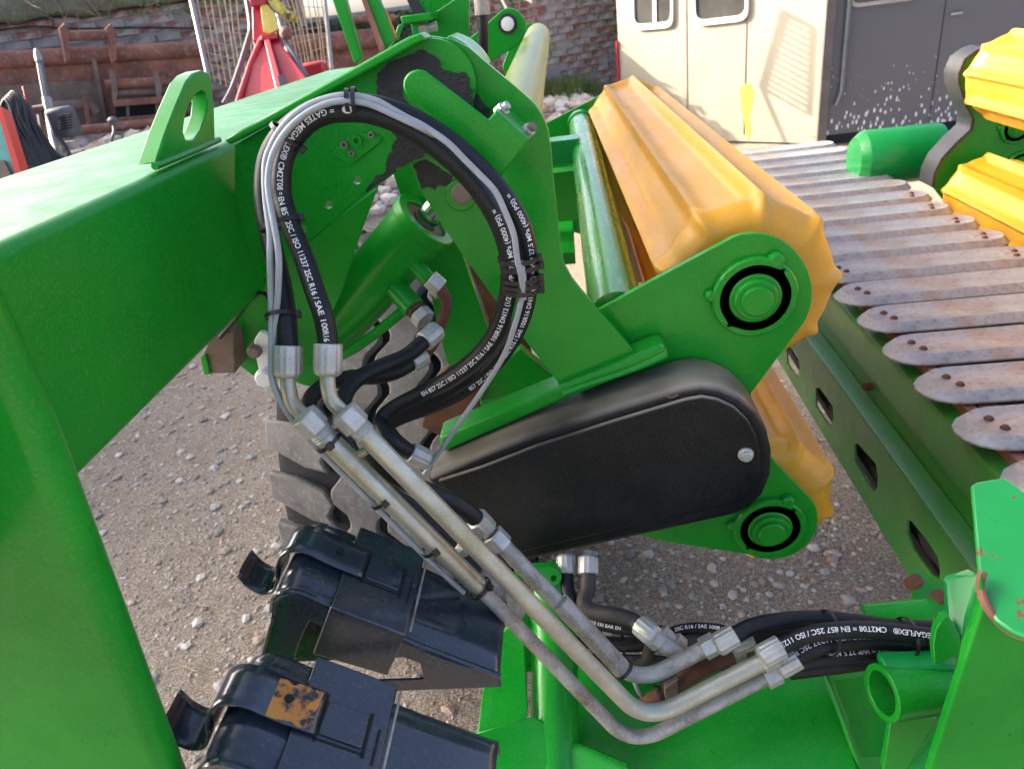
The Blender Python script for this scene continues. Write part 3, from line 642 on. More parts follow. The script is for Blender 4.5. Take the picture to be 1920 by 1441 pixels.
# tie tubes between the end plates
ta, tb = PY(1158,596,1.05), PY(1089,230,2.85)
tt = obj('tie_tube', M().tube([ta, ta.lerp(tb,.5), tb], .0445, 40), MFILM, head)
obj('tube_flange', M().lathe(ta.lerp(tb,.965), tb-ta, [(0,.05),(.05,.05)], 32), MG, tt)
sb = obj('scraper_bar', plateX([(1150,380),(1176,430),(1205,528),(1190,530)], .10, .004), MORG, head)
obj('cross_channel', M().mm((-.16,2.28,1.19),(.02,2.36,1.26)), MGT, head, bevel=.002)
obj('cross_channel', M().mm((-.2,2.5,.95),(.02,2.58,1.12)), MG, head, bevel=.002)
obj('far_gusset', M().mm((-.18,2.3,.86),(-.02,2.9,.90)), MG, head, bevel=.002)

# ------------------------------------------------------------------ slat conveyor
conv = thing('slat_conveyor', 'slatted steel conveyor bed with rusty slats and green side rails', 'conveyor', (1.0, 2.3, 0))
CZ = .792
def slat_mesh(x0, x1, w=.142, h=.024):
    """bevelled strip with pointed half-round ends, about the origin in Y"""
    hw = w/2; out = []; inn = []
    def ring_(k, e):
        pts = []
        for sgn, xc in ((1, x1), (-1, x0)):
            for j in range(9):
                a = math.radians(-90+180*j/8)
                px_ = xc+sgn*(math.cos(a)*hw*1.15*k - hw*1.15)
                py_ = math.sin(a)*hw*k*sgn
                pts.append((px_, py_))
        return pts
    lo = [Vector((x, y, 0)) for x, y in ring_(1.0, 0)]; md = [Vector((x, y, .004)) for x, y in ring_(1.0, 0)]; hi = [Vector((x, y, h)) for x, y in ring_(.76, 0)]; cr = [Vector((x, y, h*.80)) for x, y in ring_(.60, 0)]
    m = M().grid([lo, md, hi, cr], close=True); n = len(lo); m.f.append(tuple(range(n))); m.f.append(tuple(3*n+k for k in range(n))); return m
SX0, SX1 = .705, 1.345
slat_y = []; yy = 1.077
while yy < 3.95: slat_y.append(yy); yy += .178
s0 = obj('slat', slat_mesh(SX0, SX1), MSL, loc=(0,0,0), smooth=24)
s0.parent = conv; s0.location = (-1.0, slat_y[0]-2.3, CZ); OFF[s0.name] = Vector((0,0,0))
RV = [(SX0+.068,.016),(SX0+.080,-.020),(SX1-.068,.016),(SX1-.080,-.020)]
rv0 = obj('rivet', M().lathe((RV[0][0], RV[0][1], .018), (0,0,1), [(0,.0095),(.003,.009),(.007,.0055),(.0075,.003)], 12), MPR, s0)
rvs = [rv0]
for (xx, yo) in RV[1:]:
    c = rv0.copy(); COL.objects.link(c); c.parent = s0; c.location = (xx-RV[0][0], yo-RV[0][1], 0); rvs.append(c)
for i, y in enumerate(slat_y[1:], 1):
    c = s0.copy(); COL.objects.link(c); c.parent = conv; c.location = (-1.0+random.uniform(-.004,.004), y-2.3, CZ+random.uniform(-.001,.001))
    if y < 2.9:
        for q in rvs:
            k = q.copy(); COL.objects.link(k); k.parent = c; k.location = q.location
for xx in (.80, 1.05, 1.29):
    obj('chain_belt', M().mm((xx,.9,CZ-.03),(xx+.04,3.95,CZ-.006)), MPR, conv)
    
obj('chain_guide', M().mm((.775,.9,CZ-.05),(.796,3.95,CZ-.008)), MRU, conv)
def rail_prof(prof, y0, y1): return M().prism([(x, y0, z) for x, z in prof], (0, y1-y0, 0))
RXA, RZB, RXV = .686, .597, .740
obj('upper_rail', rail_prof([(RXV,.650),(RXV-.004,.648),(RXV-.004,.745),(RXV+.002,.756),(RXV+.012,.760),(.80,.762),(.80,.757),(RXV+.013,.755),(RXV+.002,.745)], .93, 3.9), MGO, conv, bevel=.0015)
obj('lower_rail', rail_prof([(RXV,RZB-.002),(RXV,.66),(RXV+.006,.66),(RXV+.006,RZB-.002)], .93, 3.9), MGO, conv)
def zz(l): return [PX(1440+x/2.058, 480+y/2.058, RXA) for x, y in l]
hl = [zz([(70,340),(85,350),(118,400),(122,430),(117,470),(100,450),(75,415)]), zz([(183,510),(195,505),(215,530),(250,580),(252,625),(242,658),(225,640),(185,580)]),
      zz([(333,725),(345,722),(415,800),(424,850),(422,890),(410,908),(380,870),(335,790)]), zz([(537,1020),(550,1018),(610,1090),(655,1160),(664,1215),(660,1245),(630,1225),(560,1130),(537,1070)])]
obj('slotted_rail', M().prism([Vector(p) for p in [(RXA,.90,RZB-.003),(RXA,3.9,RZB-.003),(RXA,3.9,.36),(RXA,.90,.385)]], (.005,0,0), hl), MGO, conv)
obj('rail_top', rail_prof([(RXA-.0005,RZB-.010),(RXA+.001,RZB-.003),(RXA+.006,RZB),(RXV-.002,RZB+.002),(RXV-.002,RZB-.004),(RXA+.008,RZB-.005)], .90, 3.9), MGO, conv, smooth=50)
obj('slot_hose', M().tube([(RXA+.05,.9,.42),(RXA+.04,1.3,.46),(RXA+.05,1.8,.42),(RXA+.05,3.0,.44)], .018, 10), MHD, conv)
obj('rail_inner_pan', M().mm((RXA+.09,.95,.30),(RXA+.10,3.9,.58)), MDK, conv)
rb_ = PX(1632,724,RXV-.004)
obj('rail_bolt', M().hexa(rb_, rb_+Vector((-.018,-.004,.002)), .0115), MPR, conv, bevel=.001)
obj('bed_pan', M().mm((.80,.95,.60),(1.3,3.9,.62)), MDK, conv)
# far drive drum
drum = obj('drive_drum', M().lathe((1.20,3.28,.865), (1,0,0), [(0,.09),(.03,.115),(.035,.118),(.33,.118),(.345,.112),(.35,.06)], 48), MGT, conv)
obj('drum_shaft', M().lathe((1.53,3.28,.875), (1,0,0), [(0,.045),(.05,.045),(.06,.06),(.14,.06),(.15,.04),(.3,.04)], 28), MG, drum)

# ------------------------------------------------------------------ second roller unit on the right
head2 = thing('far_roller_unit', 'green plate with black rubber edge carrying two bright yellow lobed rollers', 'roller unit', (1.5, 2.2, 0))
HY = 2.93
ep = [(1852,90),(1835,96),(1812,112),(1800,140),(1800,160),(1814,200),(1826,224),(1822,244),(1796,268),(1768,298),(1754,326),(1750,352),(1766,372),(1800,400),(2050,470),(2100,100),(1990,60)]
e2 = obj('end_plate', plateY(ep, HY, .012), MG, head2, bevel=.002)
es = ep[:12]
st = []
for p in es:
    a = PY(p[0], p[1], HY-.012); st.append(a)
rows = [[p+Vector((0,-.01,0)) for p in st], [p+Vector((0,.10,0)) for p in st], [p+Vector((-.012,.10,.006)) for p in st], [p+Vector((-.012,-.01,.006)) for p in st]]
rows.append(rows[0])
obj('rubber_edge', M().grid(rows), mat('rubber_edge_strip', (.022,.023,.025), .45, spec=.5, var=.2, fine=(.2,.2,.2), fine_amt=.3, fine_scale=200), e2, smooth=60)
for (x, y, k) in ((1905,240,.9),(1912,308,.8)):
    bearing(e2, PY(x, y, HY-.001), -1, k)
c1 = PY(1882,140,2.86)
def lob2(c, ph): 
    return lobed(Vector((c.x,0,c.z)), Vector((c.x,0,c.z)), .150, .150, ph, y0=.9, y1=2.87)
obj('yellow_roller', lob2(c1, 12), MYL, head2, smooth=60)
obj('yellow_roller', lob2(Vector((1.518,0,.795)), 10), MYL, head2, smooth=60)
# ================================================================== hydraulic hoses, pipes and cables
def frame_at(path, i):
    n = len(path); T = (path[min(i+1,n-1)]-path[max(i-1,0)]).normalized()
    V = (EYE-path[i]); N = (V-T*V.dot(T)).normalized(); return T, N, N.cross(T)
_fc = {}
def text_mesh(s, size):
    c = bpy.data.curves.new('t', 'FONT'); c.body = s; c.size = size; c.resolution_u = 3; c.offset = size*.012
    o = bpy.data.objects.new('t', c); COL.objects.link(o); bpy.context.view_layer.update()
    dg = bpy.context.evaluated_depsgraph_get(); me = bpy.data.meshes.new_from_object(o.evaluated_get(dg))
    bm = bmesh.new(); bm.from_mesh(me)
    for k in range(1, 6):
        bmesh.ops.bisect_plane(bm, geom=bm.verts[:]+bm.edges[:]+bm.faces[:], plane_co=(0, size*.72*k/6, 0), plane_no=(0,1,0))
    bm.verts.index_update(); vs = [v.co.copy() for v in bm.verts]; fs = [tuple(v.index for v in f.verts) for f in bm.faces]; bm.free()
    bpy.data.objects.remove(o, do_unlink=True); bpy.data.curves.remove(c); bpy.data.meshes.remove(me); return vs, fs
def print_on(parent, path, r, s, s0, size=.0088, roll=0.0):
    """lettering laid on the hose surface, turned by roll towards the outside"""
    vs, fs = text_mesh(s, size); cum = [0.0]
    for a, b in zip(path, path[1:]): cum.append(cum[-1]+(b-a).length)
    # tangent frames kept steady by parallel transport from the camera-facing side
    out = []
    cumn = np.array(cum)
    for v in vs:
        q = s0+v.x
        if q < 0 or q > cum[-1]: q = max(0, min(cum[-1], q))
        i = int(min(len(cum)-2, max(0, np.searchsorted(cumn, q)-1))); t = (q-cum[i])/max(1e-9, cum[i+1]-cum[i])
        c = path[i].lerp(path[i+1], t); T, N, B = frame_at(path, i); T2, N2, B2 = frame_at(path, min(i+1, len(path)-1))
        N = N.lerp(N2, t).normalized(); B = B.lerp(B2, t).normalized()
        a = (v.y-size*.35)/r+roll; out.append(c+(N*math.cos(a)+B*math.sin(a))*(r+.00035))
    m = M().add(out, fs); return obj('printed_lettering', m, MTX, parent, smooth=0)
def ferrule(parent, p, d, r, L=.036, mt=None):
    d = Vector(d).normalized(); R = r*1.34
    o = obj('ferrule', M().tube([p-d*.001, p, p+d*.003, p+d*L*.8, p+d*L*.9, p+d*L], [R*.93, R, R, R, R*.93, R*.66], 60, flute=.038, flute_n=12), mt or MZF, parent, smooth=45)
    return o
PRINT = 'GATES MEGAFLEX\u00ae CM2T08 = EN 857 2SC / ISO 11237 2SC R16 / SAE 100R16 DN12 (1/2") = WP 27.5 MPa (4000 PSI) ='
HR = .0117
def Q(l): return [PY(*p) for p in l]
# hose A, front of the loop, from the lower tee round the top and down to its ferrule
A_pts = Q([(770,848,.86),(742,832,.85),(718,806,.86),(716,786,.88),(740,764,.89),(785,740,.89),(840,710,.88),(893,670,.87),(930,622,.86),(950,562,.855),(957,504,.85),(950,462,.85),(937,423,.85),(918,387,.85),(892,349,.85),(860,313,.85),(827,284,.848),(795,258,.846),(763,239,.844),(731,224,.842),(685,211,.838),(647,209,.835),(614,212,.832),(586,224,.83),(563,244,.828),(543,271,.825),(532,300,.82),(527,332,.815),(529,368,.81),(537,400,.80),(550,436,.79),(569,481,.775),(591,547,.75),(606,591,.735),(613,624,.73),(615,646,.725)])
hA = thing('hydraulic_hose', 'printed black hose at the front of the big loop beside the green guard', 'hydraulic hose', tuple(A_pts[-1]), 'hydraulic hoses')
pA = spline(A_pts); obj('hose_body', M().tube(pA, HR, 24), MHO, hA)
LA = sum((b-a).length for a, b in zip(pA, pA[1:]))
print_on(hA, pA, HR, 'EN 857 2SC / ISO 11237 2SC R16 / SAE 100R16 DN12 (1/2") = WP 27.5 MPa (4000 PSI) =', .16, roll=-.15)
def arclen_at(path, tgt):
    best, bi = 9e9, 0; cum = 0; res = 0
    for i, p in enumerate(path):
        if i: cum += (p-path[i-1]).length
        dd = (p-tgt).length
        if dd < best: best, bi, res = dd, i, cum
    return res
s_top = arclen_at(pA, PY(630,210,.833))
print_on(hA, pA, HR, '= GATES MEGAFLEX\u00ae CM2T08 = EN 857 2SC / ISO 11237 2SC R16 / SAE 100R16 DN12', s_top, roll=-.1)
# round brand mark printed before the lettering
T_, N_, B_ = frame_at(pA, min(range(len(pA)), key=lambda i: (pA[i]-PY(652,209,.835)).length))
cc = PY(654,209,.835)+N_*(HR+.0004); m_ = M(); m_.add([cc+T_*(.0058*math.cos(a))+B_*(.0042*math.sin(a)-.002)-N_*(.5*(.0042*math.sin(a)-.002)**2/HR) for a in [2*math.pi*k/24 for k in range(24)]], [tuple(range(24))])
obj('printed_round_mark', m_, MTX, hA, smooth=0)
fA = ferrule(hA, pA[-1], PY(615,705,.71)-pA[-1], HR)
elA = spline(Q([(614,700,.712),(615,722,.705),(621,748,.70),(636,766,.70),(650,778,.70)]))
obj('elbow', M().tube(elA, [.0105]+[.0088]*(len(elA)-1), 20), MZN, hA)
# hose B, behind
B_pts = Q([(800,872,.90),(765,845,.90),(735,818,.905),(728,795,.91),(760,778,.915),(810,760,.915),(862,735,.91),(915,695,.90),(958,640,.89),(984,580,.88),(993,510,.875),(984,440,.875),(955,380,.875),(905,320,.875),(840,262,.87),(760,215,.865),(680,195,.86),(600,203,.855),(540,240,.85),(505,290,.845),(495,350,.835),(500,410,.82),(513,470,.80),(527,530,.775),(536,590,.745),(540,650,.725)])
hB = thing('hydraulic_hose', 'black hose behind the front one, ending left of it in a zinc ferrule', 'hydraulic hose', tuple(B_pts[-1]), 'hydraulic hoses')
pB = spline(B_pts); obj('hose_body', M().tube(pB, HR, 24), MHO, hB)
sB = arclen_at(pB, PY(880,722,.905))
print_on(hB, pB, HR, '857 2SC / ISO 11237 2SC R16 / SAE 100R16 DN12 (1/2") = WP 27.5 MPa (4000 PSI) =', sB, roll=-.35)
ferrule(hB, pB[-1], PY(540,705,.71)-pB[-1], HR)
elB = spline(Q([(540,702,.712),(541,724,.705),(547,752,.70),(560,770,.70),(575,782,.70)]))
obj('elbow', M().tube(elB, [.0105]+[.0088]*(len(elB)-1), 20), MZN, hB)
# steel pipes
def pipe(label, pts, r, mt, rad=.05, group='bent steel hydraulic pipes', loc=None):
    t = thing('hydraulic_pipe', label, 'steel pipe', tuple(loc or pts[-1]), group)
    b = obj('pipe_body', M().tube(bend_path(pts, rad, 10), r, 24), mt, t); return t, b
def nut_on(parent, p, d, r, L=.024, mt=None, thread=True):
    d = Vector(d).normalized()
    n = obj('nut', M().hexa(p-d*L/2, p+d*L/2, r), mt or MZF, parent, bevel=.0016, seg=2)
    if thread: obj('thread', M().tube([p+d*(L/2+.0016*k) for k in range(8)], [r*.80 if k % 2 else r*.74 for k in range(8)], 20), mt or MZF, n)
    return n
P1 = [PD(572,782,.80), PD(905,1106,.925), PD(1185,1398,1.0), PD(1452,1262,1.0)]
t1, b1 = pipe('thick zinc pipe from the left elbow down to the lowest bend', P1, .0098, MPD)
d1 = (P1[1]-P1[0]).normalized()
obj('sleeve', M().tube([P1[0]+d1*.025, P1[0]+d1*.03, P1[1]-d1*.002, P1[1]], [.0115,.0128,.0128,.0115], 24), MZN, t1)
nut_on(t1, P1[0]+d1*.008, d1, .0172)
ck = PD(672,852,.83); obj('spacer_lug', M().tube([ck, PD(690,842,.825)], .0055, 10), MZN, t1)
P2 = [PD(648,776,.805), PD(1210,1352,.985), PD(1445,1232,.975)]
t2, b2 = pipe('long zinc pipe from the right elbow, bent beside the lowest pipe', P2, .0118, MZN)
d2 = (P2[1]-P2[0]).normalized(); nut_on(t2, P2[0]+d2*.008, d2, .0172)
P3 = [PD(922,1000,.97), PD(1192,1283,1.02), PD(1335,1208,1.01)]
t3, b3 = pipe('zinc pipe with crimped hose end lying on the black cover', P3, .0115, MPD)
d3 = (P3[1]-P3[0]).normalized(); nut_on(t3, P3[0]+d3*.012, d3, .0165, thread=False)
pc = PD(1085,1165,.985)
obj('sleeve', M().tube([PD(1050,1128,.985)-d3*0, PD(1168,1255,1.005)], .0135, 20), MPD, t3)
for tt_, P_ in ((t1,P1),(t2,P2),(t3,P3)):
    e = P_[-1]; dd = (P_[-1]-P_[-2]).normalized(); nut_on(tt_, e-dd*.004, dd, .0165, L=.022, thread=False)
# rusty pipe between
P4 = [PD(1200,1330,1.04), PD(1270,1280,1.04), PD(1340,1240,1.04), PD(1400,1212,1.03)]
t4, b4 = pipe('rust brown pipe lying under the bent zinc pipes', P4, .0125, MPR)
obj('clamp_bracket', M().box(PD(1258,1296,1.025), (.022,.016,.05), ((P4[1]-P4[0]).normalized(), Vector((0,1,0)), Vector((0,0,1)))), MRG, t4, bevel=.001)
obj('nut', M().hexa(PD(1372,1222,1.03), PD(1392,1214,1.03), .0165), MPD, t4, bevel=.0012)
# pipe brackets
brk = thing('pipe_bracket', 'welded plate bracket holding the zinc pipes above the frame', 'bracket', tuple(PD(985,1150,1.0)))
obj('bracket_plate', M().prism([PD(948,1105,.99), PD(985,1085,1.0), PD(1000,1092,1.0), PD(1000,1120,1.01), PD(975,1165,1.0), PD(950,1140,.99)], -FWD*.006), MPD, brk, bevel=.001)
obj('bracket_strap', M().prism([PD(905,1060,.965), PD(945,1100,.975), PD(940,1120,.975), PD(900,1078,.965)], -FWD*.006), MPD, brk, bevel=.001)
obj('bolt', M().hexa(PD(862,1025,.95), PD(872,1035,.94), .008), MZF, brk)

def hose(label, pts, r=HR, mt=None, txt=None, s0=.02, roll=0, ends=(None, None), size=.0095, name='hydraulic_hose', cat='hydraulic hose', group='hydraulic hoses'):
    t = thing(name, label, cat, tuple(pts[0]), group); p = spline(pts)
    obj('hose_body', M().tube(p, r, 20), mt or MHO, t)
    if txt: print_on(t, p, r, txt, s0, size, roll)
    for k, e in enumerate(ends):
        if e: 
            q = p[0] if k == 0 else p[-1]; dd = (p[0]-p[2]) if k == 0 else (p[-1]-p[-3]); ferrule(t, q, dd, r, e)
    return t, p
def QD(l): return [PD(*p) for p in l]
# hoses to the ram ports
h, p = hose('upper black hose curving from the ram port down behind the elbows', QD([(795,640,1.08),(760,668,1.06),(712,688,1.04),(668,712,1.02),(645,745,1.0),(640,790,.98),(660,850,.98),(720,905,.98)]), ends=(.034,None))
dd = (p[0]-p[2]).normalized(); q = p[0]+dd*.034
obj('rusty_elbow', M().tube(spline([q, PD(833,590,1.09), PD(836,560,1.09), PD(822,536,1.08)]), .0088, 14), MPR, h)
obj('nut', M().hexa(PD(826,540,1.08), PD(806,522,1.075), .0155), MZF, h, bevel=.0012)
h, p = hose('lower black hose from the ram port, below its twin', QD([(770,682,1.12),(740,698,1.10),(700,706,1.08),(655,708,1.06),(610,722,1.05),(580,752,1.04),(585,800,1.03),(640,860,1.03)]), ends=(.032,None))
dd = (p[0]-p[2]).normalized(); q = p[0]+dd*.032
obj('rusty_elbow', M().tube(spline([q, PD(815,640,1.13), PD(826,615,1.12)]), .0085, 14), MPR, h)
# hose running along behind the pipes to pipe 3
h, p = hose('black hose ending in a crimped ferrule on the cover pipe', QD([(690,842,.90),(720,876,.905),(765,905,.915),(815,925,.93),(850,940,.94),(878,958,.95),(893,972,.96)]), ends=(None,.030))
h, p = hose('dusty black hose hidden below the long zinc pipes', QD([(655,850,.95),(720,915,.96),(790,965,.97),(850,1020,.99),(910,1085,1.0)]), mt=MHD)
fe = PD(775,852,.90)
ferrule(hA, pA[0], PY(812,868,.866)-pA[0], HR, .032)
# hoses hanging under the cover
h, p = hose('left hanging hose under the cover with a black coupling', QD([(1062,1075,1.14),(1064,1105,1.13),(1078,1135,1.12),(1105,1160,1.12),(1150,1172,1.11),(1205,1180,1.10),(1250,1188,1.09)]), mt=MHO, txt='SAE 100R16 DN10 330 BAR EN', s0=.04, roll=-.2, size=.007, ends=(.03,None))
h, p = hose('right hanging hose under the cover bending towards the tee', QD([(1103,1075,1.12),(1102,1105,1.11),(1095,1128,1.10),(1110,1145,1.09),(1150,1152,1.07),(1185,1162,1.06),(1200,1172,1.05)]), mt=MHD, ends=(.028,.032))
h, p = hose('old dusty hose crossing under the pipes above the gravel', QD([(1060,1165,1.16),(1085,1195,1.15),(1140,1206,1.14),(1220,1206,1.13),(1300,1202,1.12),(1360,1200,1.12)]), mt=MHD)
h, p = hose('short dusty hose looping below the old crossing hose', QD([(1110,1240,1.14),(1160,1246,1.13),(1205,1238,1.12),(1218,1215,1.11),(1222,1196,1.10)]), mt=MHD, r=.0095)
h, p = hose('lowest dark hose across the gravel gap', QD([(1180,1238,1.16),(1260,1240,1.15),(1330,1232,1.14)]), mt=MHD, r=.0095)
h, p = hose('thin printed hose passing behind the tee fitting', QD([(1248,1190,1.14),(1275,1180,1.13),(1310,1176,1.12),(1350,1180,1.11),(1400,1192,1.10),(1480,1205,1.09)]), r=.0085, txt='2SC R16 / SAE 100R16 DN10', s0=.02, roll=.3, size=.008)
# bundle on the right
RT = 'CM2T08 = EN 857 2SC / ISO 11237 2SC R16 / SAE 100R16 DN12 (1/2") ='
def bundle(label, pts, txt=None, roll=0, ends=(.032,None), s0=.03):
    return hose(label, QD(pts), ends=ends, txt=None) if not txt else hose(label, list(reversed(QD(pts))), ends=(None,.032), txt=txt, s0=s0, roll=roll)
bundle('topmost hose of the thick bundle at lower right', [(1378,1190,1.0),(1410,1174,1.0),(1460,1164,1.0),(1530,1160,1.0),(1600,1166,.99),(1680,1176,.98),(1760,1180,.97)])
bundle('printed hose running along the front of the right bundle', [(1464,1212,.965),(1500,1194,.965),(1540,1184,.96),(1600,1180,.955),(1660,1182,.95),(1710,1188,.945),(1765,1196,.94)], 'MEGAFLEX\u00ae   '+RT, -.1, s0=.01)
bundle('second printed hose, just below the front one of the bundle', [(1495,1232,.985),(1540,1210,.98),(1600,1202,.975),(1660,1202,.97),(1720,1208,.96),(1765,1214,.955)], RT, -.45, s0=.02)
bundle('low hose of the right bundle resting on the green frame', [(1470,1248,1.02),(1540,1234,1.01),(1620,1226,1.0),(1700,1222,.99),(1760,1222,.98)], 'DN12 (1/2") = WP 27.5 MPa', -.3, ends=(None,None))
bundle('lowest hose of the right bundle, nearest the frame', [(1480,1258,1.04),(1560,1248,1.03),(1640,1238,1.02),(1730,1230,1.0)], ends=(None,None))
bundle('hose with dull ferrule between the top and printed hoses', [(1408,1196,1.03),(1450,1180,1.03),(1520,1176,1.02),(1600,1180,1.01),(1700,1190,1.0)])
# tee fitting between pipe 3 and the hanging hose
tee = thing('tee_fitting', 'weathered zinc tee fitting joining the hanging hose to the pipe', 'pipe fitting', tuple(PD(1260,1215,1.03)))
obj('tee_branch', M().tube([PD(1228,1196,1.04), PD(1290,1240,1.03)], .0115, 20), MPD, tee)
obj('nut', M().hexa(PD(1222,1190,1.04), PD(1238,1203,1.04), .0165), MPD, tee, bevel=.0012)
obj('tee_outlet', M().tube([PD(1240,1180,1.055), PD(1280,1222,1.05)], .0105, 20), MPD, tee)
obj('nut', M().hexa(PD(1262,1200,1.05), PD(1278,1214,1.05), .015), MPD, tee, bevel=.0012)
# thin grey electric cables along hoses and pipes
cab = []
def cable(label, pts, r=.0036, mt=None): return hose(label, pts, r=r, mt=mt or MCB, name='electric_cable', cat='cable', group='thin electric cables')
cable('outer grey cable strapped round the outside of the hose loop', Q([(982,560,.838),(978,522,.831),(970,487,.828),(963,439,.828),(947,397,.83),(928,358,.832),(898,326,.832),(869,297,.832),(840,268,.83),(795,237,.83),(769,224,.83),(740,208,.828),(708,190,.826),(672,181,.824),(643,179,.82),(614,184,.818),(579,197,.815),(547,219,.81),(524,245,.808),(509,271,.805),(498,300,.80),(496,342,.79),(500,391,.78),(506,439,.765),(506,487,.753),(508,552,.742),(509,620,.73),(508,680,.715),(512,720,.705),(530,758,.70),(548,785,.70),(570,808,.70)]))
cable('inner grey cable lying beside the outer one on the loop', Q([(862,296,.90),(838,268,.86),(790,240,.828),(740,216,.824),(700,198,.822),(672,191,.82),(643,189,.816),(614,194,.813),(582,208,.81),(553,229,.806),(532,252,.803),(516,278,.80),(506,307,.796),(502,345,.788),(508,391,.776),(517,439,.762),(523,487,.75),(521,552,.74),(515,620,.73),(510,690,.716),(516,725,.71),(540,770,.708)]))
cable('grey cable stretched from the tied bundle down to the cover end', Q([(976,490,.836),(981,515,.834),(980,550,.838),(965,610,.842),(945,665,.85),(915,715,.86),(870,780,.87),(825,845,.875),(795,888,.875)]))
cable('grey cable strapped along the underside of the thick pipe', QD([(560,800,.80),(600,845,.82),(680,925,.85),(760,1005,.88),(820,1065,.905),(870,1110,.93)]))
cable('thin black wire poking out at the arm corner', Q([(412,632,.99),(440,600,.985),(465,566,.98),(485,550,.97),(500,553,.96),(508,570,.95)]), .0034, MCABLE)
cable('thin black wire sagging across the gravel gap', QD([(1100,1228,1.13),(1180,1230,1.12),(1240,1232,1.11),(1300,1245,1.1)]), .0032, MCABLE)
cable('grey wire looped under the zinc pipe bend', QD([(1185,1262,1.03),(1200,1300,1.05),(1230,1312,1.06),(1262,1300,1.06),(1300,1270,1.05),(1350,1235,1.05)]), .003, MCB)

# cable ties
def tie(label, c, T, ra, rb, head=30, A=None, w=.0046):
    c = Vector(c); T = Vector(T).normalized(); V = EYE-c
    B = (V-T*V.dot(T)).normalized(); A = B.cross(T).normalized()
    t = thing('cable_tie', label, 'cable tie', tuple(c), 'black nylon cable ties'); n = 28; rows = []
    for k in range(n+1):
        a = 2*math.pi*k/n; e = A*(ra*math.cos(a))+B*(rb*math.sin(a)); o = e.normalized()*.0013
        rows.append([c+e-T*w/2, c+e+o-T*w/2, c+e+o+T*w/2, c+e+T*w/2, c+e-T*w/2])
    obj('band', M().grid(rows), MTI, t)
    a = math.radians(head); e = A*(ra*math.cos(a))+B*(rb*math.sin(a)); o = e.normalized(); tg = T.cross(o)
    obj('tie_head', M().box(c+e+o*.003, (.0085,.0075,.0065), (T, tg, o)), MTI, t, bevel=.0008)
def near(path, tgt):
    i = min(range(len(path)), key=lambda k: (path[k]-tgt).length); T = frame_at(path, i)[0]; return path[i], T
c, T = near(pA, PY(548,252,.825)); tie('tie at the upper left of the hose loop below the flange', c+Vector((-.007,-.004,.003)), T, .0195, .016, 15)
c, T = near(pA, PY(541,418,.79)); tie('tie where the two hoses part, left of the drilled holes', c+Vector((-.010,-.003,0)), T, .0225, .016, 8)
c, T = near(pB, PY(536,585,.745)); tie('tie round the left hose just above its ferrule', c+Vector((-.005,-.003,0)), T, .0165, .0145, 12)
c, T = near(pA, PY(655,190,.833)); tie('tie with its head up at the top of the loop', PY(652,188,.826), T, .011, .011, -85); tie('second tie head beside the first at the loop top', PY(664,187,.826), T, .012, .012, -90)
for k, (x, y, lb) in enumerate(((968,484,'highest tie on the tied right side of the loop'),(972,498,'second tie on the tied right side of the loop'),(972,520,'third tie, in the middle of the tied right side'),(973,531,'fourth tie on the tied right side of the loop'),(974,541,'lowest tie on the tied right side of the loop'))):
    tie(lb, PY(x+3, y, .855), PY(960,560,.86)-PY(952,440,.86)+Vector((0,0,.002*k)), .0240, .0225, 4+3*k, w=.0056)
tie('tie on the thick zinc pipe just below its nut', PD(617,826,.818), d1, .0165, .0155, 100)
tie('tie a third of the way down the thick pipe', PD(718,932,.858), d1, .0165, .0155, 100)
tie('tie two thirds of the way down the thick pipe', PD(812,1022,.893), d1, .0165, .0155, 100)
tie('tie at the lower end of the thick pipe sleeve', PD(900,1102,.922), d1, .0155, .0145, 60)
tie('tie at the end of the pipe lying on the cover', PD(1168,1255,1.005), d3, .015, .0145, -20)
tie('tie on the rusty pipe with its tail up', PD(1240,1302,1.04), P4[1]-P4[0], .015, .0145, 100)
tie('tie on the old hose crossing the gravel gap', PD(1168,1205,1.13), Vector((1,0,0)), .0145, .0135, 110)
tie('tie standing up on the topmost hose of the bundle', PD(1552,1186,.985), PD(1560,1180,.985)-PD(1540,1180,.985), .030, .036, 92)
tie('tie round the right bundle near the green frame', PD(1696,1198,.965), PD(1700,1190,.965)-PD(1680,1188,.965), .028, .034, 92)
# ================================================================== foreground frame, posts and chocks
post = thing('frame_post', 'blurred green frame post filling the lower left corner', 'machine post', (-.5, .3, 0))
pe = [Vector((-.352,.36,1.62)), Vector((-.361,.36,1.44)), Vector((-.398,.36,1.10)), Vector((-.452,.36,.6))]
def slanted_box(e, w, dep, r=.016):
    rows = []
    for p in e:
        loop = []
        for cx, cy, a0 in ((-r, -dep+r, 270), (-r, -r, 0), (-w+r, -r, 90), (-w+r, -dep+r, 180)):
            for k in range(6):
                a = math.radians(a0+90*k/5); loop.append(Vector((p.x+cx+r*math.cos(a), p.y+.05+cy+r*math.sin(a), p.z)))
        rows.append(loop)
    m = M().grid(rows, close=True); n = len(rows[0]); m.f.append(tuple(range(n))); m.f.append(tuple((len(rows)-1)*n+k for k in range(n))); return m
obj('post_tube', slanted_box(pe, .26, .032), MG, post, smooth=50)

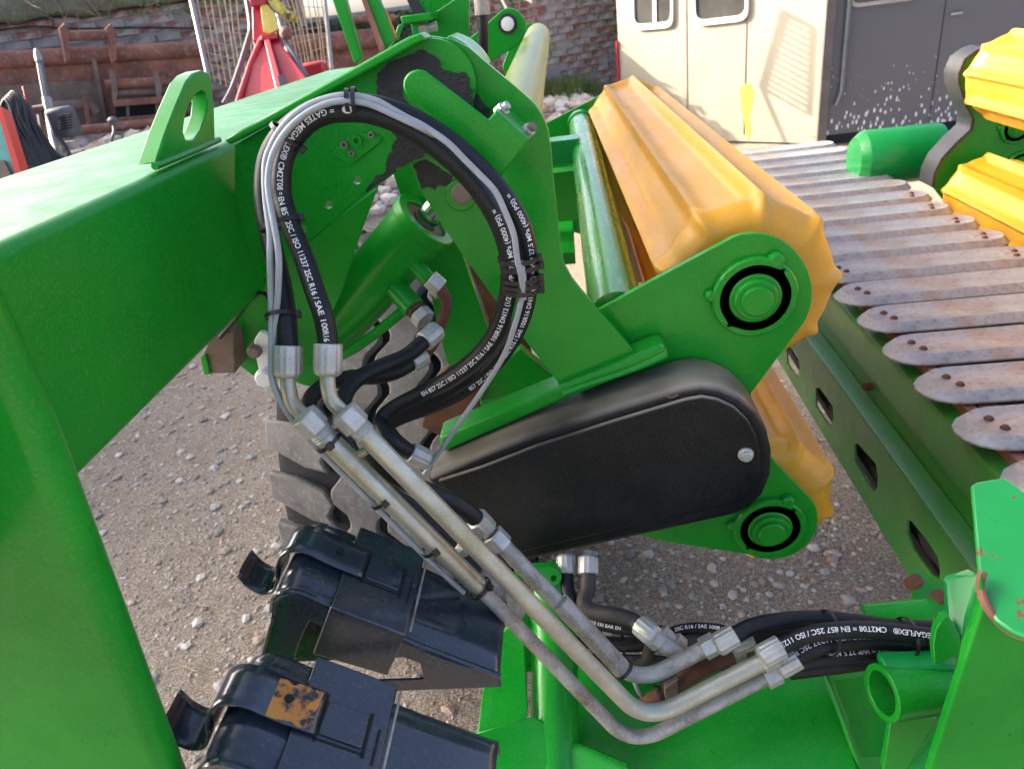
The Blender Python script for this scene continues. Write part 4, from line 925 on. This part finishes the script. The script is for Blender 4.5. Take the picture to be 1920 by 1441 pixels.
frame = thing('lower_frame', 'green welded lower frame under the pipes and hose bundle', 'machine frame', (.15, .75, 0))
FZ = .665
obj('top_sheet', plateP([(1040,1215),(1240,1255),(1550,1256),(1568,1300),(1612,1445),(1600,1500),(1040,1500)], PZ(1300,1350,FZ), Vector((-.05,-.30,1)), .01), MG, frame, bevel=.004)
obj('raised_gusset', M().prism([PD(1548,1258,1.035), PD(1680,1240,1.15), PD(1700,1330,1.16), PD(1690,1445,1.13), PD(1615,1445,.985)], (0,.012,0)), MG, frame, bevel=.003)
obj('fold_edge', M().tube([PD(1546,1262,1.045), PD(1575,1330,1.03), PD(1618,1445,1.01)], .006, 10), MG, frame)
obj('column_tube', M().tube([PD(1030,1060,1.17), PD(1040,1200,1.13), PD(1040,1445,1.05)], .036, 32), MG, frame)
obj('column_plate', M().prism([PD(905,1300,1.09), PD(935,1195,1.11), PD(980,1150,1.13), PD(990,1330,1.06), PD(985,1355,1.05), PD(930,1370,1.05), PD(895,1376,1.05)], (0,.01,0)), MG, frame, bevel=.003)
obj('foot_plate', M().prism([PD(890,1372,1.05), PD(1000,1340,1.05), PD(1035,1360,1.05), PD(1035,1445,1.02), PD(890,1445,1.03)], (0,.0,-.012)), MG, frame, bevel=.003)
obj('stiffener', M().prism([PD(1042,1385,1.05), PD(1180,1442,1.0), PD(1180,1500,1.0), PD(1042,1460,1.03)], (0,.012,0)), MG, frame, bevel=.004)
obj('weld_bead', M().tube(spline([PD(1032,1250,1.09), PD(1036,1330,1.06), PD(1040,1445,1.03)]), .006, 8), MG, frame)
el = obj('eye_lug', M().prism([PD(x, y, 1.12) for x, y in rnd([(990,1065,4),(1040,1062,14),(1056,1080,14),(1045,1098,12),(1000,1100,4)])], (0,.012,0), [[PD(x, y, 1.12) for x, y in circ(1038,1084,6)]]), MG, frame, bevel=.001)
obj('rear_sheet', M().prism([PD(955,1080,1.16), PD(1060,1052,1.18), PD(1062,1260,1.14), PD(960,1260,1.12)], (0,.01,0)), MG, frame, bevel=.002)
st = obj('pivot_sleeve', M(), MG, frame)
bpy.data.objects.remove(st, do_unlink=True)
sl0 = PD(1652,1298,.93); sl1 = PD(1800,1275,.945); sax = (sl1-sl0).normalized()
st = obj('pivot_sleeve', M().ring(sl0, sax, .027, .036, (sl1-sl0).length, 48), MG, frame, bevel=.0015)
obj('sleeve_bore_ring', M().ring(sl0+sax*.03, sax, .010, .0275, .03, 32), MGR, st)  # dark ring filling the sleeve bore
obj('sleeve_weld', M().box(sl0.lerp(sl1,.45)+Vector((0,.012,.033)), (.09,.03,.012)), MGT, st, bevel=.004)
obj('sleeve_base', M().prism([PD(1672,1340,.95), PD(1760,1345,.96), PD(1700,1445,.96), PD(1655,1445,.96)], (0,.012,0)), MG, frame, bevel=.002)
obj('curved_gusset', M().prism([PD(x, y, .90) for x, y in [(1750,1210),(1755,1180),(1768,1160),(1780,1155),(1800,1190),(1805,1240),(1790,1232),(1775,1235),(1766,1246),(1752,1244)]], (0,.012,0)), MG, frame, bevel=.0015)
obj('side_gusset', M().prism([PD(1774,1094,.93), PD(1780,1088,.93), PD(1822,1076,.93), PD(1835,1082,.92), PD(1826,1140,.9), PD(1802,1206,.9), PD(1780,1176,.92)], (0,.01,0)), MGT, frame, bevel=.0015)
obj('back_channel', M().tube([PD(1622,1156,1.12), PD(1740,1146,1.1)], .02, 20), MG, frame)
ra = obj('rail_anchor', M().prism([PD(1710,1082,1.22), PD(1728,1072,1.22), PD(1778,1105,1.2), PD(1775,1160,1.15), PD(1715,1148,1.18)], (0,.012,0)), MG, frame, bevel=.002)
for x, y in ((1722,1086),(1768,1115)):
    a = PD(x, y, 1.19); obj('rusty_bolt', M().hexa(a, a+Vector((-.02,-.012,.002)), .012), MPR, ra, bevel=.001)
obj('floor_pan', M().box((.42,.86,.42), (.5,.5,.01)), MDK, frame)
obj('inner_tube', M().tube([PD(1700,1445,1.15), PD(1780,1350,1.15)], .03, 16), MG, frame)

rpost = thing('worn_frame_post', 'green post at lower right with chipped rusty top edges', 'machine post', tuple(PD(1900,1440,.7)))
fn = Vector((.10,-1,.05)).normalized(); f0 = PD(1850,1140,.74)
obj('post_face', plateP([(1846,1128),(1866,1162),(1900,1186),(1990,1200),(1990,1500),(1725,1500)], f0, fn, .012), MG, rpost, bevel=.003)
tp = Vector((-.25,-.32,1)).normalized()
obj('post_top', plateP([(1820,908),(1832,902),(1884,893),(1990,970),(1990,1215),(1900,1186),(1866,1162),(1846,1128),(1834,1075)], PD(1850,1135,.738), tp, .010), MGW, rpost, bevel=.003)
obj('chipped_edge', M().tube(spline([PD(1842,1072,.748), PD(1838,1100,.742), PD(1848,1132,.736), PD(1872,1164,.733), PD(1905,1188,.73), PD(1990,1212,.725)]), .0045, 8), MRU, rpost)
obj('post_side', plateP([(1846,1128),(1838,1080),(1826,1140),(1802,1206),(1760,1400),(1725,1500)], f0+Vector((-.001,.002,0)), Vector((-.6,-.8,.05)), .01), MG, rpost, bevel=.002)

# ------------------------------------------------------------------ wheel chocks
def chock(label, dy, dx, dz, rust):
    Yf = .587+dy; W_ = .128; X0 = -.137+dx; Z0 = .922+dz
    t = thing('wheel_chock', label, 'wheel chock', (X0-.2, Yf+W_/2, Z0), 'black steel wheel chocks')
    def P(x, z, y): return Vector((X0+x*.93, Yf+y, Z0+z))
    prof = [(-.268,.148),(-.262,.163),(-.252,.172),(-.238,.1755),(-.224,.171),(-.208,.160),(-.18,.140),(-.15,.118),(-.12,.097),(-.09,.077),(-.06,.059),(-.03,.041),(-.008,.028),(0,.024)]
    # ramp skin with pressed ribs across the width
    ny = 22; rows = []
    for x, z in prof:
        row = []
        for j in range(ny+1):
            y = W_*j/ny; rib = 0
            rib += .0045*(smooth01((y-.016)/.006)-smooth01((y-(W_-.022))/.006))+.0018*math.exp(-((y-.034)/.004)**2)
            k = min(1, max(0, (x+.27)/.03))*min(1, max(0, (-x)/.03))
            edge = -.006*(max(0, 1-y/.008)**2+max(0, 1-(W_-y)/.008)**2)
            row.append(P(x, z+rib*k+edge, y))
        rows.append(row)
    rk = obj('ramp', M().grid(rows), MCH, t, smooth=60)
    s = rk.modifiers.new('thickness', 'SOLIDIFY'); s.thickness = .003; s.offset = -1
    # back wall sloping out to the base
    lw = [(-.268,.148),(-.275,.130),(-.30,.085),(-.325,.04),(-.342,.004)]
    w = obj('back_wall', M().grid([[P(x, z, W_*j/8) for j in range(9)] for x, z in lw]), MCH, t, smooth=60)
    s = w.modifiers.new('thickness', 'SOLIDIFY'); s.thickness = .003; s.offset = -1
    out = [(-.342,.002)]+[(x, z-.003) for x, z in lw[::-1][1:]]+[(x, z-.004) for x, z in prof[1:]]+[(0,.004)]
    hole = [(-.225,.128),(-.10,.050),(-.10,.022),(-.285,.022),(-.25,.092)]
    for y, nm in ((.002,'side_panel'),(W_-.006,'side_panel')):
        obj(nm, M().prism([P(x, z, y) for x, z in out], (0,.004,0), [[P(x, z, y) for x, z in hole]]), MCH, t, bevel=.001)
    # curled lip along the front edge of the ramp and round the opening
    obj('curled_lip', M().tube([P(x, z-.002, .003) for x, z in prof], .0042, 8), MCH, t)
    obj('inner_wall', M().prism([P(x, z, W_*.40) for x, z in [(-.335,.006),(-.25,.155),(-.06,.05),(-.06,.006)]], (0,.003,0)), MCH, t)
    # sleeve of the holder
    q = [P(-.188,.156,0), P(-.105,.106,0), P(-.143,.040,0), P(-.232,.082,0)]
    sv = obj('holder_sleeve', M().prism([Vector((v.x, Yf-.006, v.z)) for v in q], (0, W_+.012, 0)), MCH, t, bevel=.002)
    u = (q[1]-q[0]).normalized(); nz = Vector((-u.z, 0, u.x)); 
    if nz.z < 0: nz = -nz
    def S(a, y, h): return Vector((q[0].x, Yf, q[0].z))+u*a+Vector((0,y,0))+nz*h
    def slab(nm, a0, a1, y0, y1, h0, h1, par=sv, mt=MCH, bv=.001):
        c = S((a0+a1)/2, (y0+y1)/2, (h0+h1)/2); return obj(nm, M().box(c, (a1-a0, y1-y0, h1-h0), (u, Vector((0,1,0)), nz)), mt, par, bevel=bv)
    slab('tab', .026, .070, .052, .088, -.002, .0028)
    for a0, a1, y0, y1 in ((.022,.0255,.044,.096),(.0705,.0745,.044,.092),(.082,.085,.040,.078),(.022,.074,.046,.0485),(-.002,.002,.05,.10)):
        slab('slot', a0, a1, y0, y1, -.001, .0006, mt=MDK, bv=0)
    slab('end_weld', .0945, .0975, .002, W_, -.001, .0012, mt=MPD)
    # strap running from the sleeve over the crest, ending in a flared finger tab
    sp = [S(.022,0,.0035)-Vector((0,0,0)), S(-.02,0,.004), P(-.225,.187,0), P(-.245,.1925,0), P(-.262,.186,0), P(-.274,.168,0), P(-.281,.146,0), P(-.292,.131,0), P(-.308,.130,0), P(-.322,.142,0), P(-.330,.160,0)]
    cv = spline([Vector((v.x, 0, v.z)) for v in sp], .006)
    y0, y1 = Yf+.048, Yf+.094
    st_ = obj('strap', M().grid([[Vector((v.x, y0+(y1-y0)*j/4, v.z)) for j in range(5)] for v in cv]), MCH, t, smooth=60)
    s = st_.modifiers.new('thickness', 'SOLIDIFY'); s.thickness = .0028; s.offset = 0
    tl = obj('worn_tab_end', M().grid([[Vector((v.x+.0007, y0+.006+(y1-y0-.012)*j/4, v.z+.0022)) for j in range(5)] for v in cv[-4:]]), MPR, st_, smooth=60)
    k = S(-.012,.072,.0072)
    obj('strap_hole', M().lathe(k-nz*.002, nz, [(0,.0045),(.0028,.0045)], 14), MDK, st_)
    if rust:
        pt = jag([(-.040,.050),(-.020,.0495),(.018,.0495),(.018,.0925),(.0,.0925),(-.012,.086),(-.022,.092),(-.036,.080)], .0025, .006)
        obj('rust_patch', M().add([S(x, y, .0062) for x, y in pt], [tuple(range(len(pt)))]), MCR, st_, smooth=0)
    return t
chock('upper black wheel chock in its strap holder beside the tyre', 0, 0, 0, False)
chock('lower black wheel chock with orange rust patch on its strap', -.205, .004, -.004, True)

# ------------------------------------------------------------------ tyre
TX0, TX1, TYC, TZC, TR = -.72, -.22, 1.78, .58, .58
tyre = thing('wheel', 'large dusty tractor tyre with zigzag tread behind the ram', 'wheel', (-.45, TYC, 0))
prof = [(TX0+.02,.36),(TX0+.005,.42),(TX0,.48),(TX0+.012,.53),(TX0+.04,.556),(TX0+.12,.565),((TX0+TX1)/2,.568),(TX1-.12,.565),(TX1-.04,.556),(TX1-.012,.53),(TX1,.48),(TX1-.005,.42),(TX1-.02,.36)]
rows = []
for k in range(97):
    a = 2*math.pi*k/96; rows.append([Vector((x, TYC+r_*math.cos(a), TZC+r_*math.sin(a))) for x, r_ in prof])
tb_ = obj('tyre', M().grid(rows), MTG, tyre, smooth=50)
def tread(a, x, r): return Vector((x, TYC+r*math.cos(a), TZC+r*math.sin(a)))
NB = 30
def block(a_c, pts):
    pts = [(x, b+1.6*st_a*(x-TX0)/.5) for x, b in pts]
    """raised tread block: outline in (x, angle) with top at TR and slightly smaller crown"""
    lo = [tread(a_c+b, x, .555 if TX0+.03 < x < TX1-.03 else .535) for x, b in pts]
    cxm = sum(p[0] for p in pts)/len(pts); cbm = sum(p[1] for p in pts)/len(pts)
    hi = [tread(a_c+cbm+(b-cbm)*.97, cxm+(x-cxm)*.98, TR+.010-(.03*abs((x-(TX0+TX1)/2)/.25)**3)) for x, b in pts]
    n = len(pts); m = M().grid([lo, hi], close=True); m.f.append(tuple(n+k for k in range(n))); return m
w_ = TX1-TX0; st_a = 2*math.pi/NB
for k in range(NB):
    a = k*st_a; d = st_a
    if math.sin(a) < -.55: continue
    obj('shoulder_lug', block(a, [(TX0-.006,.0),(TX0+.06,-.10*d),(TX0+.128,-.06*d),(TX0+.150,.16*d),(TX0+.134,.42*d),(TX0+.146,.62*d),(TX0+.09,.66*d),(TX0-.006,.52*d)]), MTY, tb_, bevel=.006, smooth=40)
def wave(a):
    x = (a/st_a) % 1.0; t = 4*abs(x-.5)-1; return .017*max(-1, min(1, 1.7*t))
GX = [TX0+.148, TX0+.262, TX0+.376, TX1+.03]
for j in range(3):
    rows_ = []
    for k in range(NB*8+1):
        a = 2*math.pi*k/(NB*8)
        xl = GX[j]+.009+wave(a+st_a*.35*j); xr = GX[j+1]-.009+wave(a+st_a*.35*(j+1)) if j < 2 else TX1+.002
        rows_.append([tread(a, xl, .552), tread(a, xl+.0015, TR+.001), tread(a, xl+.006, TR+.006), tread(a, (xl+xr)/2, TR+.008), tread(a, xr-.006, TR+.006-(.02 if j == 2 else 0)), tread(a, xr-.0015, TR+.001-(.03 if j == 2 else 0)), tread(a, xr, .552-(.02 if j == 2 else 0))])
    obj('tread_rib', M().grid(rows_), MTY, tb_, smooth=40)
obj('rim', M().lathe((TX0+.02,TYC,TZC), (1,0,0), [(0,.36),(.02,.35),(.10,.30),(.12,.05)], 48), mat('rim_green', (.05,.12,.03), .6, var=.3), tyre)
obj('rusty_scraper', plateY([(828,700),(880,640),(898,745),(900,800),(870,840),(790,800),(800,760)], 1.22, .02), MPR, frame, bevel=.002)
# ================================================================== rear frame of the harvester (top centre)
rear = thing('rear_frame', 'sunlit green rear frame with hinge plate, bolts and pale tube', 'machine frame', (-.1, 2.4, 0))
tb0, tb1 = Vector((-.095,1.10,1.465)), Vector((-.095,3.0,1.52))
rt = obj('rear_tube', M().tube([tb0, tb0.lerp(tb1,.5), tb1], .0455, 40), MYTUBE, rear)
obj('tube_end_plate', M().prism([PY(x, y, 3.0) for x, y in rnd([(940,130,10),(965,60,20),(1000,38,24),(1034,66,22),(1030,105,16),(985,180,10)])], (0,.02,0)), MG, rear, bevel=.003)
hp = obj('hinge_plate', plateY(rnd([(858,90,4),(905,52,6),(946,14,22),(970,18,18),(990,44,20),(978,80,16),(912,122,6),(890,130,4)]), 2.5, .02), MG, rear, bevel=.003)
obj('hinge_pin', M().lathe(PY(952,45,2.5), (0,-1,0), [(0,.02),(.012,.02),(.014,.012)], 20), MWH, hp)
obj('pin_grease', M().ring(PY(952,45,2.5), (0,-1,0), .019, .03, .004, 24), MGR, hp)
pl = obj('upright_plate', plateY([(806,30),(850,0),(862,-140),(905,-160),(880,0),(878,130),(862,128),(866,100),(806,92),(778,100)], 2.1, .02), MG, rear, bevel=.003)
obj('upright_web', plateY([(806,-60),(866,-60),(868,104),(790,108),(782,40)], 2.16, .02), MG, rear, bevel=.003)
obj('ledge', M().box(PY(790,33,2.05), (.075,.16,.018)), MG, rear, bevel=.003)
obj('side_strap', plateY([(769,30),(782,28),(784,70),(774,72)], 2.0, .06), MGT, rear, bevel=.002)
bb = PY(776,55,2.02); bo = obj('bolt', M().tube([bb, bb+Vector((.06,0,.0))], .012, 12), MZF, rear)
obj('nut', M().hexa(bb+Vector((.012,0,0)), bb+Vector((.035,0,0)), .019), MZF, bo)
b2_ = PY(884,112,2.05); obj('bolt', M().hexa(b2_, b2_+Vector((.04,-.01,0)), .016), MZF, rear)
obj('rear_hose', M().tube(spline(Q([(893,-60,2.0),(902,0,2.0),(906,60,2.0),(905,128,2.02)])), .0135, 14), MHO, rear)
obj('rear_ferrule', M().tube(Q([(902,-8,1.99),(905,28,1.99)]), .019, 16), MPD, rear)
obj('black_strap', plateY([(758,-10),(776,-10),(800,26),(786,32),(772,20)], 2.05, .01), MCABLE, rear)
obj('holed_plate', plateY([(780,-20),(812,-20),(806,28),(788,26)], 2.08, .015, [circ(797,7,4)]), MG, rear, bevel=.001)
for px, mt in (([(612,-30),(638,-30),(678,112),(664,120)], MG), ([(674,-20),(702,-20),(738,76),(722,96)], MG)):
    s_ = obj('slanted_strut', plateY(px, 1.75, .03), mt, rear, bevel=.003)
obj('rust_strip', plateY([(671,-20),(680,-20),(722,92),(712,98)], 1.745, .02), MRU, rear)
obj('short_lever', plateY([(746,48),(756,44),(744,76),(738,72)], 1.9, .02), MGT, rear, bevel=.002)
obj('yellow_lever', plateY([(716,24),(724,24),(742,70),(736,76)], 1.85, .02), MORG, rear)

# ================================================================== scrap and tools along the wall
def wpix(x, y, d): 
    p = PP(x, y, WALL0+WN*d, WN); return p
Zv = Vector((0,0,1))
# long rusty blade with rolled top
bl = thing('rusty_dozer_blade', 'long rusty blade with a rolled top pipe and hitch ears, leaning on the wall', 'scrap blade', tuple(wpix(150,200,.35)))
a = wpix(-80,118,.40); b = wpix(392,92,.42)
obj('rolled_top', M().tube([a, a.lerp(b,.5), b], .075, 24), MRU, bl)
obj('blade_sheet', M().prism([wpix(-80,128,.42), wpix(392,104,.44), wpix(392,170,.42), wpix(300,240,.36), wpix(-80,262,.36)], WN*-.03), MRU, bl)
obj('lower_sheet', M().prism([wpix(-80,165,.45), wpix(180,150,.45), wpix(205,240,.40), wpix(-80,262,.40)], WN*-.02), MRG, bl)
obj('torn_rib', M().prism([wpix(172,110,.47), wpix(180,112,.47), wpix(203,235,.45), wpix(196,238,.45)], WN*.03), MRG, bl)
for x in (112, 199):
    obj('hitch_ear', M().prism([wpix(x-4,54,.50), wpix(x+6,44,.50), wpix(x+14,62,.50), wpix(x+17,112,.50), wpix(x+8,120,.50), wpix(x+2,80,.50)], WN*.05+WDIR*.02), MRU, bl, bevel=.006)
obj('hitch_pin', M().cyl(wpix(120,69,.5), wpix(208,64,.5), .042, 18), MRU, bl)
b2 = thing('rusty_bucket_hitch', 'rusty bucket hitch with two pins and ladder frame on the rubble', 'scrap hitch', tuple(wpix(255,235,.7)))
for x in (209, 291):
    obj('hitch_ear', M().prism([wpix(x-4,136,.70), wpix(x+4,132,.70), wpix(x+12,160,.70), wpix(x+11,186,.70), wpix(x+3,190,.70)], WN*.06), MRG, b2, bevel=.005)
obj('upper_pin', M().cyl(wpix(198,159,.7), wpix(312,152,.7), .040, 18), MRU, b2)
obj('lower_pin', M().cyl(wpix(215,175,.66), wpix(318,170,.66), .038, 18), MRG, b2)
obj('cross_bar', M().prism([wpix(212,188,.72), wpix(312,180,.72), wpix(314,192,.72), wpix(214,200,.72)], WN*.05), MRU, b2, bevel=.004)
obj('cross_bar', M().prism([wpix(222,220,.72), wpix(325,212,.72), wpix(325,222,.72), wpix(222,232,.72)], WN*.05), MRU, b2, bevel=.004)
for x in (236, 291): obj('upright', M().prism([wpix(x,194,.70), wpix(x+6,194,.70), wpix(x+7,218,.70), wpix(x+1,218,.70)], WN*.04), MRG, b2)
obj('dark_back', M().prism([wpix(214,190,.60), wpix(318,184,.60), wpix(325,222,.60), wpix(220,230,.60)], WN*-.01), MDK, b2)
for (x0, y0, x1, y1) in ((305,150,318,185),(312,150,330,190)): obj('side_plate', M().cyl(wpix(x0,y0,.66), wpix(x1,y1,.66), .03, 10), MRG, b2)
b3 = thing('rusty_hinge_piece', 'rusty round bar with a flat cheek lying in front of the blade', 'scrap piece', tuple(wpix(150,235,.6)))
obj('round_bar', M().cyl(wpix(100,200,.6), wpix(158,196,.6), .045, 16), MRG, b3)
obj('flat_cheek', M().prism([wpix(155,182,.64), wpix(163,182,.64), wpix(172,234,.64), wpix(162,236,.64)], WN*.05), MRU, b3, bevel=.004)
obj('hub', M().cyl(wpix(166,194,.62), wpix(180,212,.62), .05, 14), MRG, b3)
b4 = thing('rusty_scaffold_tube', 'long rusty tube lying on the rubble below the scrap', 'steel tube', tuple(wpix(220,240,.9)))
obj('tube_body', M().cyl(wpix(128,247,.9), wpix(345,225,.9), .042, 18), MRU, b4)
b5 = thing('rusty_beam', 'second rusty round beam behind the fence and winch', 'scrap beam', tuple(wpix(600,110,.5)))
obj('beam_tube', M().cyl(wpix(540,86,.5), wpix(720,70,.5), .09, 20), MRU, b5)
obj('beam_web', M().prism([wpix(540,100,.45), wpix(720,84,.45), wpix(720,150,.45), wpix(540,160,.45)], WN*-.02), MRU, b5)
b6 = thing('rusty_pipe_on_wall', 'thin rusty pipe high up behind the slanted struts', 'pipe', tuple(wpix(690,40,.5)))
obj('pipe_body', M().cyl(wpix(640,38,.5), wpix(740,34,.5), .035, 14), MRU, b6)
wr = thing('wall_cable', 'thin black cable strung along the brick wall', 'cable', tuple(wpix(100,50,.06)))
obj('cable_body', M().tube(spline([wpix(-60,66,.06), wpix(20,54,.06), wpix(70,50,.06), wpix(150,54,.06), wpix(260,52,.06), wpix(400,54,.06)], .05), .008, 8), MCABLE, wr)
# digging rod / breaker with engine
rod = thing('breaker_tool', 'upright breaker tool with striped shaft and grey engine', 'power tool', tuple(PD(95,290,5.2)))
obj('tip', M().tube(QD([(68,92,5.2),(71,105,5.2),(74,116,5.2)]), [.012,.026,.024], 12), MGALV, rod)
for k in (-1, 0, 1): obj('shaft_rod', M().tube(QD([(74+4*k,114,5.2),(87+4*k,185,5.2)]), .010, 8), MENG if k else MGALV, rod)
obj('collar', M().tube(QD([(88,184,5.2),(95,222,5.2)]), .032, 14), MGALV, rod)
obj('lower_tube', M().tube(QD([(95,215,5.18),(103,262,5.15),(112,290,5.1),(118,310,5.1)]), .036, 14), MGALV, rod)
obj('cross_handle', M().tube(QD([(64,206,5.2),(92,202,5.2)]), .028, 12), MRG, rod)
obj('side_leg', M().tube(QD([(76,208,5.22),(84,262,5.2),(90,285,5.2)]), .026, 12), MRG, rod)
eb = obj('engine_cowl', M().box(PD(120,229,5.15), (.15,.16,.20)), MENG, rod, bevel=.03, seg=3)
for k in range(6): obj('cowl_fin', M().box(PD(121,216+k*5,5.04), (.10,.03,.008)), MDK, eb)
obj('fuel_bowl', M().lathe(PD(130,264,5.1), (0,0,-1), [(0,.05),(.05,.045),(.06,.03)], 16), MGALV, rod)
obj('red_lever', M().prism(QD([(44,162,5.15),(48,166,5.15),(56,200,5.15),(63,205,5.15),(62,212,5.15),(55,212,5.15)]), -FWD*.02), MRED, rod, bevel=.004)
# coil of black cable
coil = thing('cable_coil', 'thick hank of black cable hanging over the red edged post', 'cable coil', tuple(PD(30,290,5.0))); 
for i in range(34):
    o_ = random.uniform(-16, 16); k = i*1.25
    obj('cable_strand', M().tube(spline(QD([(-14+k*.4,300+o_,5.03+.01*(i % 5)),(-6+k*.5,225,5.0+.012*(i % 4)),(2+k*.62,188+abs(i-17)*.8,4.98),(9+k*.75,172+abs(i-17)*.9,4.96),(18+k*.88,186+abs(i-15)*.8,4.95+.012*(i % 4)),(26+k+o_*.3,235,4.94+.015*(i % 3)),(42+k*1.15+o_,280,4.96),(58+k*1.3+o_*1.2,324,5.0)]), .05), .0115, 7), MCABLE, coil)
for k, pts in enumerate(([(20,262),(60,275),(100,290),(140,300)], [(100,240),(120,270),(128,290),(118,300),(108,290)], [(140,300),(150,288),(165,288),(172,296)], [(118,295),(130,300),(142,308)], [(40,310),(80,318),(120,322)])):
    obj('loose_strand', M().tube(spline([PD(x, y, 4.98) for x, y in pts], .05), .012, 7), MCABLE, coil)
# pump below and peg
peg = thing('ground_peg', 'short round-headed peg standing in the rubble', 'peg', tuple(PD(210,275,5.9)))
obj('peg_shaft', M().tube(spline(QD([(212,226,5.9),(214,245,5.9),(210,262,5.9),(209,276,5.9)]), .03), .012, 10), MENG, peg)
obj('peg_head', M().lathe(PD(211,224,5.9), (0,0,-1), [(-.02,.02),(0,.045),(.03,.04),(.04,.02)], 16), MENG, peg)
tp_ = thing('red_edged_post', 'teal flaking post with bright red edge at the left border', 'post', tuple(PD(15,330,3.0)))
obj('teal_face', M().prism(QD([(-60,150,3.0),(-2,205,3.0),(34,345,3.0),(36,400,3.0),(-60,400,3.0)]), FWD*.05), MTEAL, tp_)
obj('red_edge', M().prism(QD([(-8,196,2.99),(2,200,2.99),(44,338,2.99),(44,400,2.99),(34,400,2.99),(33,345,2.99)]), FWD*.06), mat('bright_red_paint', (.62,.045,.02), .4), tp_)
obj('brown_base', M().prism(QD([(-60,305,2.98),(6,300,2.98),(26,340,2.98),(28,400,2.98),(-60,400,2.98)]), FWD*.03), MRG, tp_)
gen = thing('dark_pump_box', 'low dark machine box under the cable coil', 'pump', tuple(PD(70,330,5.2)))
obj('box_body', M().box(PD(70,305,5.25), (.38,.3,.14)), MENG, gen, bevel=.02)
obj('pale_bar', M().cyl(PD(30,286,5.1), PD(90,292,5.1), .02, 10), MGALV, gen)
obj('pale_bar', M().cyl(PD(40,318,5.1), PD(95,318,5.1), .02, 10), MGALV, gen)

# ------------------------------------------------------------------ leaning mesh fence panels
def fence(label, d, L0, L1, R0, R1, n, seed):
    t = thing('fence_panel', label, 'fence', tuple(PD(*L1, d)), 'leaning steel mesh panels'); rr = random.Random(seed)
    a0, a1, c0, c1 = PD(*L0, d), PD(*L1, d), PD(*R0, d), PD(*R1, d)
    obj('edge_tube', M().cyl(a0, a1, .021, 12), MGALV, t); obj('edge_tube', M().cyl(c0, c1, .018, 12), MGALV, t)
    for k in range(1, n):
        f = k/n; p, q = a0.lerp(c0, f), a1.lerp(c1, f); p2 = p.lerp(q, .5)+Vector((rr.uniform(-.02,.02), 0, 0))
        obj('wire', M().tube([p, p2, q], .0055, 5), MFR, t)
    for k in range(9):
        f = (k+.5)/9; obj('cross_wire', M().tube([a0.lerp(a1, f), c0.lerp(c1, f)], .004, 4), MFR, t)
    return t
fence('leaning mesh fence panel left of the red winch', 6.0, (350,-40), (392,150), (462,-60), (492,190), 9, 3)
fence('mesh fence panel right of the red winch', 6.3, (500,-50), (560,170), (606,-30), (622,130), 12, 5)
# red winch: tall narrow A-frame
wi = thing('red_winch', 'red three-point winch with pointed pyramid base and yellow top plate', 'winch', tuple(PD(510,190,5.3)))
obj('pyramid_face', M().prism(QD([(488,72,5.35),(518,70,5.35),(575,146,5.1),(560,175,5.1),(440,205,5.1),(455,165,5.15)]), FWD*.10), MRED, wi, bevel=.01)
obj('ridge_bar', M().prism(QD([(494,72,5.31),(505,70,5.31),(530,160,5.05),(516,166,5.05)]), FWD*.05), MRED, wi, bevel=.008)
obj('mast', M().prism(QD([(472,8,5.35),(492,6,5.35),(494,76,5.35),(474,78,5.35)]), FWD*.12), MRED, wi, bevel=.006)
obj('collar', M().prism(QD([(488,66,5.30),(520,62,5.30),(520,72,5.30),(488,76,5.30)]), FWD*.1), MRED, wi, bevel=.004)
obj('yellow_plate', M().prism(QD([(488,12,5.30),(498,6,5.30),(518,30,5.30),(520,55,5.30),(508,62,5.30),(494,60,5.30)]), FWD*.03), mat('yellow_sign_plate', (.66,.52,.10), .5, var=.2), wi, bevel=.002)
for k, pts in enumerate(([(470,60,5.4),(455,110,5.35),(436,165,5.3),(420,196,5.25)], [(520,60,5.35),(545,95,5.3),(575,145,5.2)], [(462,-10,5.4),(470,40,5.4),(470,62,5.4)])):
    obj('stay_tube', M().tube(spline(QD(pts), .05), .022, 10), MENG, wi)
obj('side_edge', M().tube(QD([(490,74,5.33),(470,120,5.25),(455,165,5.14),(442,204,5.08)]), .020, 8), MRED, wi)
obj('black_handle', M().prism(QD([(520,142,5.0),(532,140,5.0),(536,163,5.0),(526,166,5.0)]), FWD*.03), MENG, wi)
obj('striped_boom', M().prism(QD([(496,-6,5.3),(520,0,5.3),(556,26,5.3),(552,36,5.3),(540,34,5.3),(512,18,5.3)]), FWD*.06), mat('hazard_paint', (.50,.40,.08), .6, var=.4, vscale=20, dirt=(.04,.035,.03), dirt_amt=.42, dirt_scale=14, dirt_edge=.02), wi, bevel=.004)
obj('yellow_hook_block', M().lathe(PD(540,62,5.3), (0,-1,0), [(0,.02),(.03,.045),(.06,.045),(.08,.02)], 16), MRU, wi)
obj('top_cap', M().box(PD(487,2,5.33), (.12,.1,.07)), MRED, wi, bevel=.01)
rb_box = thing('red_box', 'small red plastic crate behind the winch', 'crate', tuple(PD(590,150,5.8)))
obj('crate_body', M().box(PD(590,132,5.8), (.20,.15,.12)), MRED, rb_box, bevel=.02)
